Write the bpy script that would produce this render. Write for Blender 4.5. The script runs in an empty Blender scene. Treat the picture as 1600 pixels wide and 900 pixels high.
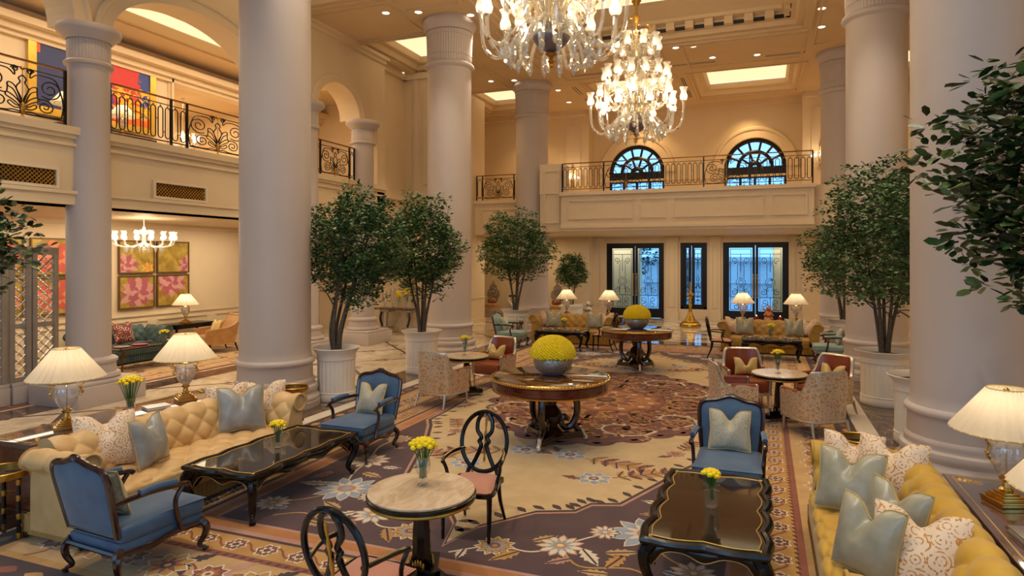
import bpy, bmesh, math, random
import numpy as np
from math import pi, sin, cos, radians, sqrt, atan2, exp
from mathutils import Vector, Matrix
random.seed(11)
SC = bpy.context.scene
C = SC.collection
R = radians

# ------------------------------------------------------------ camera, sky, big lights, exposure
cam = bpy.data.cameras.new('camera'); camo = bpy.data.objects.new('camera', cam); C.objects.link(camo)
camo.location = (0, 0, 2.5); camo.rotation_euler = (R(90), 0, R(20.7))
cam.sensor_width = 36; cam.lens = 22.5; cam.shift_x = -0.01; cam.shift_y = -0.02875
cam.clip_start = 0.05; cam.clip_end = 300
SC.camera = camo
SC.view_settings.view_transform = 'Standard'; SC.view_settings.look = 'None'
SC.view_settings.exposure = -0.9; SC.view_settings.gamma = 1.0
SC.view_settings.use_curve_mapping = False
SC.cycles.use_denoising = True
SC.cycles.max_bounces = 9; SC.cycles.diffuse_bounces = 4; SC.cycles.glossy_bounces = 4
SC.cycles.transparent_max_bounces = 24; SC.cycles.transmission_bounces = 6
SC.cycles.sample_clamp_indirect = 4.0; SC.cycles.caustics_reflective = False; SC.cycles.caustics_refractive = False
w = bpy.data.worlds.new('sky'); SC.world = w; w.use_nodes = True
w.node_tree.nodes['Background'].inputs[0].default_value = (0.30, 0.62, 1.0, 1)
w.node_tree.nodes['Background'].inputs[1].default_value = 3.6

def light(name, kind, loc, power, color, size=0.1, rot=(0, 0, 0), sy=None, spread=None):
    l = bpy.data.lights.new(name, kind); l.energy = power; l.color = color
    if kind == 'AREA':
        l.size = size
        if sy: l.shape = 'RECTANGLE'; l.size_y = sy
        if spread: l.spread = spread
    elif kind in ('POINT', 'SPOT'):
        l.shadow_soft_size = size
    o = bpy.data.objects.new(name, l); o.location = loc; o.rotation_euler = rot; C.objects.link(o)
    return o
WARM = (1.0, 0.66, 0.33); WARM2 = (1.0, 0.76, 0.48); NEUT = (1.0, 0.87, 0.70); DAY = (0.72, 0.82, 1.0)
# daylight through the tall windows behind the camera
light('daylight_window', 'AREA', (-2.6, -3.4, 4.6), 330, (.55, .72, 1.0), 8, (R(80), 0, 0), 5)
# downlights in the soffit of the hall and of the aisles
def spot(x, y, p, color=WARM, tilt=(0, 0), cone=105, z=8.7):
    l = bpy.data.lights.new('downlight_beam', 'SPOT'); l.energy = p; l.color = color; l.spot_size = R(cone); l.spot_blend = .9; l.shadow_soft_size = .09
    o = bpy.data.objects.new('downlight_beam', l); o.location = (x, y, z); o.rotation_euler = (R(tilt[0]), R(tilt[1]), 0); C.objects.link(o)
for y in (4.2, 6.2, 8.4, 10.8, 13.2, 15.6, 17.8):
    spot(-6.95, y, 720, NEUT, (0, 14), 80); spot(1.42, y, 720, NEUT, (0, -14), 80)
for x in (-5.2, -2.6, 0.0): spot(x, 3.2, 880, NEUT, (8, 0), 85); spot(x, 19.3, 300, WARM)
for x, y in ((-9.4, 7), (-9.4, 11), (-9.4, 15), (-9.4, 20.5), (-9.4, 25)): spot(x, y, 330, WARM)
for x, y in ((4.2, 8), (4.2, 13), (4.2, 18), (4.2, 22), (4.2, 25)): spot(x, y, 420, WARM)
for x, y in ((-6.4, 24), (-4.5, 26.2), (-2.65, 23.5), (-.6, 26.2), (1.2, 24)): spot(x, y, 420, WARM)
light('reflection_wall_fill', 'AREA', (-6.2, 28.0, 3.3), 60, (1, .85, .66), 2, (R(25), 0, 0), .5); light('reflection_wall_fill', 'AREA', (1.2, 28.0, 3.3), 60, (1, .85, .66), 2, (R(25), 0, 0), .5)  # unseen warm fill, added to brighten the beige blocks outside the doors
light('lounge_downlights', 'AREA', (-13.2, 10.5, 3.38), 420, (1, .84, .62), 2.2, (0, 0, 0), 9)
light('gallery_downlights', 'AREA', (-13.2, 11.0, 7.8), 430, (1, .82, .6), 1.6, (0, 0, 0), 10)
light('upper_room_downlights', 'AREA', (-16.8, 14.5, 7.2), 130, WARM2, 1.6, (0, 0, 0), 2)
light('balcony_soffit_downlights', 'AREA', (-2.6, 24, 3.35), 220, (1, .85, .66), 7, (0, 0, 0), 4)
light('aisle_downlights', 'AREA', (-9.0, 24.3, 3.3), 80, WARM2, 2, (0, 0, 0), 2)

# ------------------------------------------------------------ mesh kit
class MB:
    def __init__(s): s.v = []; s.f = []; s.m = []
    def add(s, vs, fs, m=0, T=None):
        n = len(s.v)
        if T is not None: vs = [tuple(T @ Vector(p)) for p in vs]
        s.v.extend(vs)
        for q in fs: s.f.append(tuple(i + n for i in q)); s.m.append(m)
        return s
    def box(s, x0, x1, y0, y1, z0, z1, m=0, T=None):
        v = [(x, y, z) for z in (z0, z1) for y in (y0, y1) for x in (x0, x1)]
        return s.add(v, [(0, 2, 3, 1), (4, 5, 7, 6), (0, 1, 5, 4), (2, 6, 7, 3), (0, 4, 6, 2), (1, 3, 7, 5)], m, T)
    def rbox(s, x0, x1, y0, y1, z0, z1, b=.02, seg=2, m=0, T=None):
        bm = bmesh.new(); bmesh.ops.create_cube(bm, size=1)
        for v in bm.verts:
            v.co = Vector(((x0 + x1) / 2 + v.co.x * (x1 - x0), (y0 + y1) / 2 + v.co.y * (y1 - y0), (z0 + z1) / 2 + v.co.z * (z1 - z0)))
        bmesh.ops.bevel(bm, geom=bm.edges[:], offset=min(b, .49 * min(x1 - x0, y1 - y0, z1 - z0)), segments=seg, affect='EDGES', profile=.6)
        bm.verts.index_update()
        s.add([tuple(v.co) for v in bm.verts], [tuple(v.index for v in f.verts) for f in bm.faces], m, T); bm.free(); return s
    def lathe(s, prof, n=32, c=(0, 0, 0), m=0, T=None, mod=None, cap=True, ang=(0, 2 * pi)):
        vs = []; fs = []; full = abs(ang[1] - ang[0] - 2 * pi) < 1e-6; k = n if full else n + 1
        for (r, z) in prof:
            for i in range(k):
                a = ang[0] + (ang[1] - ang[0]) * i / n; rr = r * (mod(a, z) if mod else 1)
                vs.append((c[0] + rr * cos(a), c[1] + rr * sin(a), c[2] + z))
        for j in range(len(prof) - 1):
            for i in range(n):
                a, b = j * k + i, j * k + (i + 1) % k
                fs.append((a, b, b + k, a + k))
        if cap and full:
            if prof[0][0] > 1e-4: fs.append(tuple(range(k - 1, -1, -1)))
            if prof[-1][0] > 1e-4: fs.append(tuple((len(prof) - 1) * k + i for i in range(k)))
        return s.add(vs, fs, m, T)
    def tube(s, pts, r, n=8, m=0, T=None, cap=True, flat=1.0, closed=False):
        P = [Vector(p) for p in pts]; N = len(P); rr = r if isinstance(r, (list, tuple)) else [r] * N
        tan = []
        for i in range(N):
            if closed: t = P[(i + 1) % N] - P[i - 1]
            else: t = P[min(i + 1, N - 1)] - P[max(i - 1, 0)]
            tan.append(t.normalized() if t.length > 1e-9 else Vector((0, 0, 1)))
        up = Vector((0, 0, 1)) if abs(tan[0].z) < .9 else Vector((1, 0, 0))
        nx = tan[0].cross(up).normalized(); vs = []; fs = []
        for i in range(N):
            nx = (nx - tan[i] * nx.dot(tan[i]))
            nx = nx.normalized() if nx.length > 1e-6 else tan[i].orthogonal().normalized()
            ny = tan[i].cross(nx)
            for k in range(n):
                a = 2 * pi * k / n
                vs.append(tuple(P[i] + (nx * cos(a) + ny * sin(a) * flat) * rr[i]))
        for i in range(N if closed else N - 1):
            j = (i + 1) % N
            for k in range(n):
                a, b = i * n + k, i * n + (k + 1) % n
                fs.append((a, b, j * n + (k + 1) % n, j * n + k))
        if cap and not closed: fs.append(tuple(range(n - 1, -1, -1))); fs.append(tuple((N - 1) * n + k for k in range(n)))
        return s.add(vs, fs, m, T)
    def prism(s, pts, z0, z1, m=0, T=None):
        n = len(pts); vs = [(x, y, z0) for x, y in pts] + [(x, y, z1) for x, y in pts]
        return s.add(vs, [tuple(range(n - 1, -1, -1)), tuple(range(n, 2 * n))] + [(i, (i + 1) % n, n + (i + 1) % n, n + i) for i in range(n)], m, T)
    def surf(s, fn, nu, nv, m=0, T=None, cu=False, cv=False):
        ku = nu if cu else nu + 1; kv = nv if cv else nv + 1
        vs = [tuple(fn(i / nu, j / nv)) for i in range(ku) for j in range(kv)]
        fs = [(i * kv + j, ((i + 1) % ku) * kv + j, ((i + 1) % ku) * kv + (j + 1) % kv, i * kv + (j + 1) % kv) for i in range(nu) for j in range(nv)]
        return s.add(vs, fs, m, T)
    def ball(s, c, r, n=12, m=0, T=None, sc=(1, 1, 1)):
        h = max(4, n // 2)
        prof = [(max(1e-5, sin(pi * j / h)), -cos(pi * j / h)) for j in range(h + 1)]
        vs = []; fs = []
        for (a, z) in prof:
            for i in range(n):
                t = 2 * pi * i / n; vs.append((c[0] + r * sc[0] * a * cos(t), c[1] + r * sc[1] * a * sin(t), c[2] + r * sc[2] * z))
        for j in range(h):
            for i in range(n): fs.append((j * n + i, j * n + (i + 1) % n, (j + 1) * n + (i + 1) % n, (j + 1) * n + i))
        return s.add(vs, fs, m, T)
    def build(s, name, mats, parent=None, loc=None, rotz=None, sharp=38, smooth=True):
        me = bpy.data.meshes.new(name); me.from_pydata(s.v, [], s.f)
        mats = mats if isinstance(mats, (list, tuple)) else [mats]
        for q in mats: me.materials.append(q)
        if len(mats) > 1: me.polygons.foreach_set('material_index', s.m)
        me.validate(); me.update()
        if smooth:
            me.polygons.foreach_set('use_smooth', [True] * len(me.polygons))
            me.set_sharp_from_angle(angle=R(sharp))
        o = bpy.data.objects.new(name, me); C.objects.link(o)
        if parent: o.parent = parent
        if loc: o.location = loc
        if rotz is not None: o.rotation_euler = (0, 0, rotz)
        return o

def tag(o, label, cat, group=None, kind=None):
    o['label'] = label; o['category'] = cat
    if group: o['group'] = group
    if kind: o['kind'] = kind
    return o
def thing(name, label, cat, loc=(0, 0, 0), rotz=0, group=None):
    o = bpy.data.objects.new(name, None); C.objects.link(o); o.empty_display_size = .1
    o.location = loc; o.rotation_euler = (0, 0, rotz)
    return tag(o, label, cat, group)
def dup(root, loc, rotz=0, label=None, group=None):
    r = root.copy(); C.objects.link(r); r.location = loc; r.rotation_euler = (0, 0, rotz)
    if label: r['label'] = label
    if group: r['group'] = group
    for ch in list(root.children):
        c = ch.copy(); C.objects.link(c); c.parent = r
        for g in list(ch.children):
            d = g.copy(); C.objects.link(d); d.parent = c
    return r
class Maker:
    """first call moves the original, later calls copy it"""
    def __init__(s, root): s.r = root; s.used = False
    def __call__(s, loc, rotz, label, group=None):
        if not s.used:
            s.used = True; s.r.location = loc; s.r.rotation_euler = (0, 0, rotz); s.r['label'] = label
            if group: s.r['group'] = group
            return s.r
        return dup(s.r, loc, rotz, label, group)
def struct(o): o['kind'] = 'structure'; return o
def spl(pts, n=8, closed=False):
    P = [np.array(p, float) for p in pts]; N = len(P); out = []
    for i in range(N if closed else N - 1):
        g = (lambda k: P[k % N]) if closed else (lambda k: P[min(max(k, 0), N - 1)])
        a, b, c_, d = g(i - 1), g(i), g(i + 1), g(i + 2)
        for k in range(n):
            t = k / n
            out.append(tuple(.5 * (2 * b + (c_ - a) * t + (2 * a - 5 * b + 4 * c_ - d) * t * t + (3 * b - a - 3 * c_ + d) * t ** 3)))
    if not closed: out.append(tuple(P[-1]))
    return out
def spiral(cx, cy, r0, r1, a0, a1, n=18):
    return [(cx + (r0 + (r1 - r0) * i / n) * cos(a0 + (a1 - a0) * i / n), cy + (r0 + (r1 - r0) * i / n) * sin(a0 + (a1 - a0) * i / n)) for i in range(n + 1)]

# ------------------------------------------------------------ materials
def hx(h, a=1):
    h = h.lstrip('#'); c = [int(h[i:i + 2], 16) / 255 for i in (0, 2, 4)]
    return tuple((x / 12.92 if x <= .04045 else ((x + .055) / 1.055) ** 2.4) for x in c) + (a,)
class NT:
    def __init__(s, name):
        s.mat = bpy.data.materials.new(name); s.mat.use_nodes = True; s.t = s.mat.node_tree; s.b = s.t.nodes['Principled BSDF']; s.out = s.t.nodes['Material Output']
        s.co = s.t.nodes.new('ShaderNodeTexCoord').outputs['Object']
    def n(s, typ, **k):
        nd = s.t.nodes.new(typ)
        for a, b in k.items(): setattr(nd, a, b)
        return nd
    def put(s, sock, val):
        if hasattr(val, 'is_linked') or isinstance(val, bpy.types.NodeSocket): s.t.links.new(val, sock)
        else: sock.default_value = val
    def math(s, op, a, b=0.0, c=None):
        nd = s.n('ShaderNodeMath', operation=op); s.put(nd.inputs[0], a); s.put(nd.inputs[1], b)
        if c is not None: s.put(nd.inputs[2], c)
        return nd.outputs[0]
    def noise(s, scale, detail=3, rough=.55, vec=None, dist=0):
        nd = s.n('ShaderNodeTexNoise'); s.put(nd.inputs['Vector'], vec or s.co); nd.inputs['Scale'].default_value = scale
        nd.inputs['Detail'].default_value = detail; nd.inputs['Roughness'].default_value = rough; nd.inputs['Distortion'].default_value = dist
        return nd.outputs['Fac']
    def voro(s, scale, feature='F1', out='Distance', vec=None, rnd=1.0):
        nd = s.n('ShaderNodeTexVoronoi', feature=feature); s.put(nd.inputs['Vector'], vec or s.co); nd.inputs['Scale'].default_value = scale
        nd.inputs['Randomness'].default_value = rnd
        return nd.outputs[out]
    def ramp(s, fac, stops, interp='LINEAR'):
        nd = s.n('ShaderNodeValToRGB'); nd.color_ramp.interpolation = interp; s.put(nd.inputs[0], fac)
        el = nd.color_ramp.elements
        while len(el) < len(stops): el.new(.5)
        for e, (p, c) in zip(el, stops): e.position = p; e.color = c if not isinstance(c, str) else hx(c)
        return nd.outputs[0]
    def mix(s, fac, a, b, blend='MIX'):
        nd = s.n('ShaderNodeMix', data_type='RGBA', blend_type=blend); s.put(nd.inputs[0], fac)
        s.put(nd.inputs[6], hx(a) if isinstance(a, str) else a); s.put(nd.inputs[7], hx(b) if isinstance(b, str) else b)
        return nd.outputs[2]
    def xyz(s, vec=None):
        nd = s.n('ShaderNodeSeparateXYZ'); s.put(nd.inputs[0], vec or s.co); return nd.outputs
    def scale(s, sc=(1, 1, 1), rot=(0, 0, 0), loc=(0, 0, 0)):
        nd = s.n('ShaderNodeMapping'); s.put(nd.inputs[0], s.co); nd.inputs['Scale'].default_value = sc
        nd.inputs['Rotation'].default_value = rot; nd.inputs['Location'].default_value = loc; return nd.outputs[0]
    def bump(s, h, strength=.2, dist=.01):
        nd = s.n('ShaderNodeBump'); s.put(nd.inputs['Height'], h); nd.inputs['Strength'].default_value = strength; nd.inputs['Distance'].default_value = dist
        s.put(s.b.inputs['Normal'], nd.outputs[0]); return s
    def set(s, **k):
        for a, v in k.items():
            nm = {'col': 'Base Color', 'rough': 'Roughness', 'metal': 'Metallic', 'coat': 'Coat Weight', 'coatr': 'Coat Roughness', 'sheen': 'Sheen Weight',
                  'spec': 'Specular IOR Level', 'emit': 'Emission Color', 'es': 'Emission Strength', 'trans': 'Transmission Weight', 'ior': 'IOR', 'alpha': 'Alpha', 'sub': 'Subsurface Weight'}[a]
            s.put(s.b.inputs[nm], hx(v) if isinstance(v, str) else v)
        return s
def plain(name, col, rough=.5, metal=0, var=.08, vs=6, bump=0, bs=60, **k):
    t = NT(name); c = hx(col) if isinstance(col, str) else col
    d = tuple(x * (1 - var) for x in c[:3]) + (1,); e = tuple(min(1, x * (1 + var)) for x in c[:3]) + (1,)
    t.set(col=t.ramp(t.noise(vs), [(.3, d), (.7, e)]), rough=rough, metal=metal, **k)
    if bump: t.bump(t.noise(bs, 4), bump, .004)
    return t.mat
def emis(name, col, strength):
    t = NT(name); t.set(col='#000000', emit=col, es=strength); return t.mat
def glassy(name, tint, gloss=.25, white=.08, rough=.05):
    """thin clear glass: mostly see-through, with reflections that grow at the rim"""
    t = NT(name); tr = t.n('ShaderNodeBsdfTransparent'); tr.inputs[0].default_value = tint
    gl = t.n('ShaderNodeBsdfGlossy'); gl.inputs['Roughness'].default_value = rough
    df = t.n('ShaderNodeBsdfTranslucent'); df.inputs[0].default_value = (1, .97, .92, 1)
    d2 = t.n('ShaderNodeBsdfDiffuse'); d2.inputs[0].default_value = (1, .97, .92, 1)
    lw = t.n('ShaderNodeLayerWeight'); lw.inputs[0].default_value = .35
    f = t.math('ADD', t.math('MULTIPLY', lw.outputs['Facing'], .75), gloss)
    m1 = t.n('ShaderNodeMixShader'); t.put(m1.inputs[0], f); t.put(m1.inputs[1], tr.outputs[0]); t.put(m1.inputs[2], gl.outputs[0])
    m0 = t.n('ShaderNodeMixShader'); m0.inputs[0].default_value = .5; t.put(m0.inputs[1], df.outputs[0]); t.put(m0.inputs[2], d2.outputs[0])
    m2 = t.n('ShaderNodeMixShader'); m2.inputs[0].default_value = white; t.put(m2.inputs[1], m1.outputs[0]); t.put(m2.inputs[2], m0.outputs[0])
    t.put(t.out.inputs[0], m2.outputs[0]); return t.mat

M = {}
M['plaster'] = plain('cream_plaster', '#dcc5a0', .75, var=.03, vs=1.2, bump=.05, bs=30)
M['column'] = plain('column_stone', '#bdb0a8', .55, var=.03, vs=1.5, bump=.04, bs=40)
M['ceil'] = plain('ceiling_plaster', '#d3b890', .8, var=.03, vs=1)
M['trim'] = plain('moulding_paint', '#dfcbac', .6, var=.02)
M['white'] = plain('white_pot_stone', '#e6dfd2', .5, var=.03)
M['iron'] = plain('black_iron', '#17130f', .4, .4)
M['bronze'] = plain('bronze_rail', '#7a5028', .3, .9)
M['gold'] = plain('polished_gold', '#cda45c', .25, 1.0, var=.12, vs=20)
M['oldgold'] = plain('antique_gold', '#b98a3a', .35, .9, var=.15, vs=25)
M['silver'] = plain('silver_leaf', '#c9c0b2', .28, .7, var=.15, vs=15)
M['lacquer'] = plain('black_lacquer', '#070607', .2, 0, spec=.4)
M['mahog'] = plain('dark_mahogany', '#2c110a', .22, 0, var=.3, vs=8, coat=.6, coatr=.1)
M['goldline'] = plain('gold_line', '#d9b061', .4, .6)
M['soil'] = plain('pot_moss', '#3a3020', .9)
M['bulb'] = emis('lit_bulb', '#fff0d8', 26)
M['bulb_soft'] = emis('lit_bulb_soft', '#ffdca0', 9)
M['coffer_glow'] = emis('coffer_glow_plaster', '#ffe0ac', 2.4)  # emission put into the panels in place of cove light falling on them
M['spot_light'] = emis('lit_downlight', '#ffe9c8', 12)
M['clear'] = glassy('clear_glass', (.97, .96, .93, 1), .16, .13)
M['glass_gold'] = glassy('golden_glass', (.95, .88, .70, 1), .18, .22)
M['shadeglass'] = glassy('frosted_glass', (1, .98, .94, 1), .10, .45, .1)
M['crystal'] = glassy('cut_crystal', (.93, .93, .95, 1), .2, .22, .08)
M['vaseglass'] = glassy('vase_glass', (.93, .96, .95, 1), .1, .05, .02)
M['windowglass'] = glassy('window_glass', (.82, .92, 1.0, 1), .01, .0, .02)
M['stem'] = plain('green_stem', '#3d6b22', .6)
M['yellow'] = plain('yellow_petal', '#ffd406', .6, var=.28, vs=60)
M['leather'] = plain('brown_leather', '#8a4022', .38, var=.1, bump=.08, bs=120, coat=.2)
M['cover_paper'] = plain('paper', '#e6dccb', .8)
M['red'] = plain('red_glass', '#b3201c', .2)
M['brass'] = plain('brass', '#c9a040', .25, 1, var=.1, vs=20)
def fabric(name, col, col2=None, sheen=.4, rough=.7, bs=350, bump=.12, ramp=(.35, .65), vs=5):
    t = NT(name); c2 = col2 or col
    t.set(col=t.ramp(t.noise(vs, 3), [(ramp[0], col), (ramp[1], c2)]), rough=rough, sheen=sheen)
    t.bump(t.noise(bs, 2), bump, .002); return t.mat
M['gold_velvet'] = fabric('cream_gold_satin', '#c19a60', '#cfaa72', .15, .45)
M['mustard'] = fabric('mustard_velvet', '#b3871a', '#c09727', .2, .55)
M['ochre'] = fabric('ochre_velvet', '#9f7420', '#ad8433', .2, .55)
M['blue'] = fabric('slate_blue_velvet', '#2c4a6a', '#3a5976', .3, .6)
M['bluegreen'] = fabric('sage_velvet', '#748c82', '#889c90', .3, .6)
M['teal'] = fabric('teal_velvet', '#2c423e', '#3a524c', .3, .6)
M['tan'] = fabric('tan_leather_cloth', '#a9763a', '#b98648', .3, .5)
M['satin'] = fabric('silver_sage_satin', '#8f8b76', '#a6a18a', .1, .3, 200, .06)
M['satinblue'] = fabric('silver_blue_satin', '#83827e', '#9d9a92', .1, .3, 200, .08)
M['goldpillow'] = fabric('gold_silk', '#c8a455', '#d8bb74', .3, .4)
M['cord'] = plain('twisted_cord', '#b59a5c', .6)
M['shade'] = None
def mk_shade():
    t = NT('pleated_silk_shade'); d = t.n('ShaderNodeBsdfDiffuse'); tr = t.n('ShaderNodeBsdfTranslucent'); m = t.n('ShaderNodeMixShader')
    d.inputs[0].default_value = hx('#f2e6cc'); tr.inputs[0].default_value = hx('#ffeed0'); m.inputs[0].default_value = .55
    t.put(m.inputs[1], d.outputs[0]); t.put(m.inputs[2], tr.outputs[0]); t.put(t.out.inputs[0], m.outputs[0]); return t.mat
M['shade'] = mk_shade()
def mk_wood(name, a, b, scale, rough=.2, coat=.6):
    t = NT(name); f = t.noise(3, 5, .6, t.scale(scale), 2.0)
    t.set(col=t.ramp(f, [(.3, a), (.7, b)]), rough=rough, coat=coat, coatr=.06); return t.mat
M['wood'] = mk_wood('red_brown_veneer', '#3c170a', '#702f15', (1, 1, 8))
M['console'] = mk_wood('purple_brown_top', '#4b3430', '#64463c', (8, 1, 1), .1, .8)
def mk_radial():
    t = NT('radial_veneer'); x, y, z = t.xyz(); a = t.math('ARCTAN2', y, x); r = t.math('SQRT', t.math('ADD', t.math('MULTIPLY', x, x), t.math('MULTIPLY', y, y)))
    k = t.math('FLOOR', t.math('MULTIPLY', r, 9)); seg = t.math('ADD', t.math('MULTIPLY', a, 16 / (2 * pi)), t.math('MULTIPLY', k, .5))
    ch = t.math('LESS_THAN', t.math('FRACT', seg), .5)
    f = t.math('ADD', t.math('MULTIPLY', t.noise(6, 4, .6, None, 1.5), .6), t.math('MULTIPLY', ch, .28))
    t.set(col=t.ramp(f, [(.2, '#28120a'), (.55, '#5a3014'), (.8, '#96602c')]), rough=.06, coat=1.0, coatr=.02); return t.mat
M['radial'] = mk_radial()
def mk_travertine():
    t = NT('beige_marble_top'); f = t.noise(3.5, 7, .65, t.scale((2.2, .8, 1), (0, 0, .5)), 1.4)
    t.set(col=t.ramp(f, [(.3, '#b89a78'), (.5, '#d3b896'), (.7, '#e3cdb0')]), rough=.12); return t.mat
M['marble_top'] = mk_travertine()
def mk_darkmarble():
    t = NT('dark_emperador_marble'); f = t.noise(7, 8, .7, None, 1.2)
    t.set(col=t.ramp(f, [(.35, '#2b1c16'), (.52, '#5e463a'), (.62, '#8d7565')]), rough=.08); return t.mat
M['emperador'] = mk_darkmarble()
M['white_marble'] = plain('white_marble', '#e3d5c2', .08, var=.05, vs=3)
def mk_floor():
    t = NT('cream_marble_floor'); x, y, z = t.xyz(); L = 2.35
    def line(e, wd):
        return t.math('LESS_THAN', t.math('ABSOLUTE', t.math('SUBTRACT', t.math('FRACT', e), .5)), wd)
    u = t.math('DIVIDE', t.math('ADD', x, y), L); v = t.math('DIVIDE', t.math('SUBTRACT', x, y), L)
    g = t.math('MAXIMUM', line(u, .022), line(v, .022))
    xs = t.math('DIVIDE', x, L / 2); ys = t.math('DIVIDE', y, L / 2)
    for (sx, sy, lx, ly) in ((0, 0, .17, .03), (0, .12, .11, .025), (0, -.12, .11, .025)):
        a = t.math('LESS_THAN', t.math('ABSOLUTE', t.math('SUBTRACT', t.math('FRACT', xs), .5)), lx)
        b = t.math('LESS_THAN', t.math('ABSOLUTE', t.math('SUBTRACT', t.math('FRACT', t.math('ADD', ys, sy)), .5)), ly)
        g = t.math('MAXIMUM', g, t.math('MULTIPLY', a, b))
    base = t.ramp(t.noise(2.5, 7, .65, None, .8), [(.35, '#c3ac8c'), (.5, '#dac7aa'), (.65, '#e7d9c2')])
    t.set(col=t.mix(g, base, '#4a3020'), rough=.07); return t.mat
M['floor'] = mk_floor()
def mk_brocade(name, a, b, metal=.55, rough=.35, sc=16):
    t = NT(name); d = t.voro(sc, 'DISTANCE_TO_EDGE'); n = t.noise(sc * 1.4, 3, .6, None, 2.5)
    f = t.math('ADD', t.math('MULTIPLY', d, .5), t.math('MULTIPLY', n, .9))
    m = t.ramp(f, [(.50, (0, 0, 0, 1)), (.60, (1, 1, 1, 1))])
    t.set(col=t.mix(m, a, b), metal=t.math('MULTIPLY', t.math('SUBTRACT', 1.0, m), metal), rough=rough, sheen=.2); return t.mat
M['brocade'] = mk_brocade('silver_brocade', '#d8c9ae', '#b5834a', .5, .28, 17)
M['floral'] = None
def mk_floral(name, base, line, spot, sc=13):
    t = NT(name); v = t.n('ShaderNodeTexVoronoi', feature='F1'); t.put(v.inputs['Vector'], t.co); v.inputs['Scale'].default_value = sc
    ring = t.math('FRACT', t.math('MULTIPLY', v.outputs['Distance'], 3.2)); n = t.noise(sc * 1.2, 2, .5, None, 3)
    l = t.math('MULTIPLY', t.math('LESS_THAN', ring, .32), t.math('GREATER_THAN', n, .47))
    s2 = t.math('LESS_THAN', v.outputs['Distance'], .07)
    c = t.mix(s2, t.mix(l, base, line), spot); t.set(col=c, rough=.55, sheen=.3)
    t.bump(t.math('ADD', l, t.noise(250, 2)), .2, .002); return t.mat
M['floral'] = mk_floral('embroidered_floral_linen', '#d9c2a6', '#b3782c', '#a84a22')
M['damask'] = mk_floral('pale_damask', '#aca288', '#7f8c8c', '#9c9270', 16)
M['suzani'] = mk_floral('red_suzani', '#6a1c18', '#d8a878', '#e8c8a0', 7)
def mk_check():
    t = NT('rust_check'); x, y, z = t.xyz()
    a = t.math('LESS_THAN', t.math('FRACT', t.math('MULTIPLY', x, 70)), .5); b = t.math('LESS_THAN', t.math('FRACT', t.math('MULTIPLY', y, 70)), .5)
    t.set(col=t.mix(t.math('MULTIPLY', t.math('ADD', a, b), .5), '#d9a184', '#a04c34'), rough=.7, sheen=.3); return t.mat
M['check'] = mk_check()
def mk_leaf(name, a, b, c3='#6d8a4a'):
    t = NT(name); oi = t.n('ShaderNodeNewGeometry').outputs['Random Per Island']
    col = t.ramp(oi, [(0, a), (.8, b), (1, c3)]); t.set(col=col, rough=.38)
    return t.mat
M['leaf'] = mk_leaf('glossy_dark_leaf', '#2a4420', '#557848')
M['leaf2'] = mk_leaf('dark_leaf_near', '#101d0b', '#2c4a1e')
M['bark'] = plain('grey_bark', '#5a5044', .8, var=.25, vs=15, bump=.4, bs=30)
M['bowl'] = mk_brocade('embossed_silver', '#b8b0a5', '#6a6056', .9, .35, 30)
# ------------------------------------------------------------ the room shell
CZ = 8.75
def S(name, mb, m, **k): return struct(mb.build(name, m, **k))
S('floor', MB().box(-19, 8, -4, 30, -.12, 0), M['floor'])
# marble bands round the carpet
b = MB()
for a0, a1 in ((-6.72, -6.45), (-7.78, -7.5), (1.27, 1.52), (2.3, 2.58)): b.box(a0, a1, .5, 21, 0, .004)
S('trim_1', b, M['white_marble'])
b = MB()
b.box(-7.5, -6.72, .5, 21, 0, .003); b.box(1.52, 2.3, .5, 21, 0, .003); b.box(-6.72, 1.52, 18.95, 19.6, 0, .0035); b.box(-11.6, -11.0, -2, 16.9, 0, .003)
S('trim_2', b, M['emperador'])

def ring_step(mb, x0, x1, y0, y1, zs, ins, m=0):
    """stepped moulding climbing inside a rectangular opening"""
    pr = [(0, zs[0])]; 
    for i in range(1, len(zs)): pr.append((ins[i], zs[i]))
    for (i0, z0), (i1, z1) in zip(pr[:-1], pr[1:]):
        A = [(x0 + i0, y0 + i0, z0), (x1 - i0, y0 + i0, z0), (x1 - i0, y1 - i0, z0), (x0 + i0, y1 - i0, z0)]
        B = [(x0 + i1, y0 + i1, z1), (x1 - i1, y0 + i1, z1), (x1 - i1, y1 - i1, z1), (x0 + i1, y1 - i1, z1)]
        mb.add(A + B, [(k, (k + 1) % 4, 4 + (k + 1) % 4, 4 + k) for k in range(4)], m)
coffers = [(-11.0, -8.75, 8.6, 13.2), (-11.0, -8.75, 15.9, 19.0), (-11.0, -8.75, 22.1, 25.3), (-6.05, -2.95, 22.3, 25.7), (-2.35, 1.15, 22.3, 25.9),
           (3.1, 5.3, 8.6, 13.2), (3.1, 5.3, 15.9, 19.0), (3.1, 5.3, 22.1, 25.3)]
centre = (-6.5, 1.0, 3.6, 18.9)
def holed(mb, X0, X1, Y0, Y1, z, holes, th=.25):
    xs = sorted({X0, X1, *[h[0] for h in holes], *[h[1] for h in holes]}); ys = sorted({Y0, Y1, *[h[2] for h in holes], *[h[3] for h in holes]})
    for xa, xb in zip(xs[:-1], xs[1:]):
        for ya, yb in zip(ys[:-1], ys[1:]):
            cx, cy = (xa + xb) / 2, (ya + yb) / 2
            if any(h[0] < cx < h[1] and h[2] < cy < h[3] for h in holes): continue
            mb.add([(xa, ya, z), (xa, yb, z), (xb, yb, z), (xb, ya, z)], [(0, 1, 2, 3)])
b = MB(); holed(b, -12.6, 6.2, -3, 27.4, CZ, coffers + [centre])
zs = (CZ, CZ + .07, CZ + .07, CZ + .2, CZ + .24, CZ + .27, CZ + .42); ins = (0, 0, .12, .2, .34, .36, .42)
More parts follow.
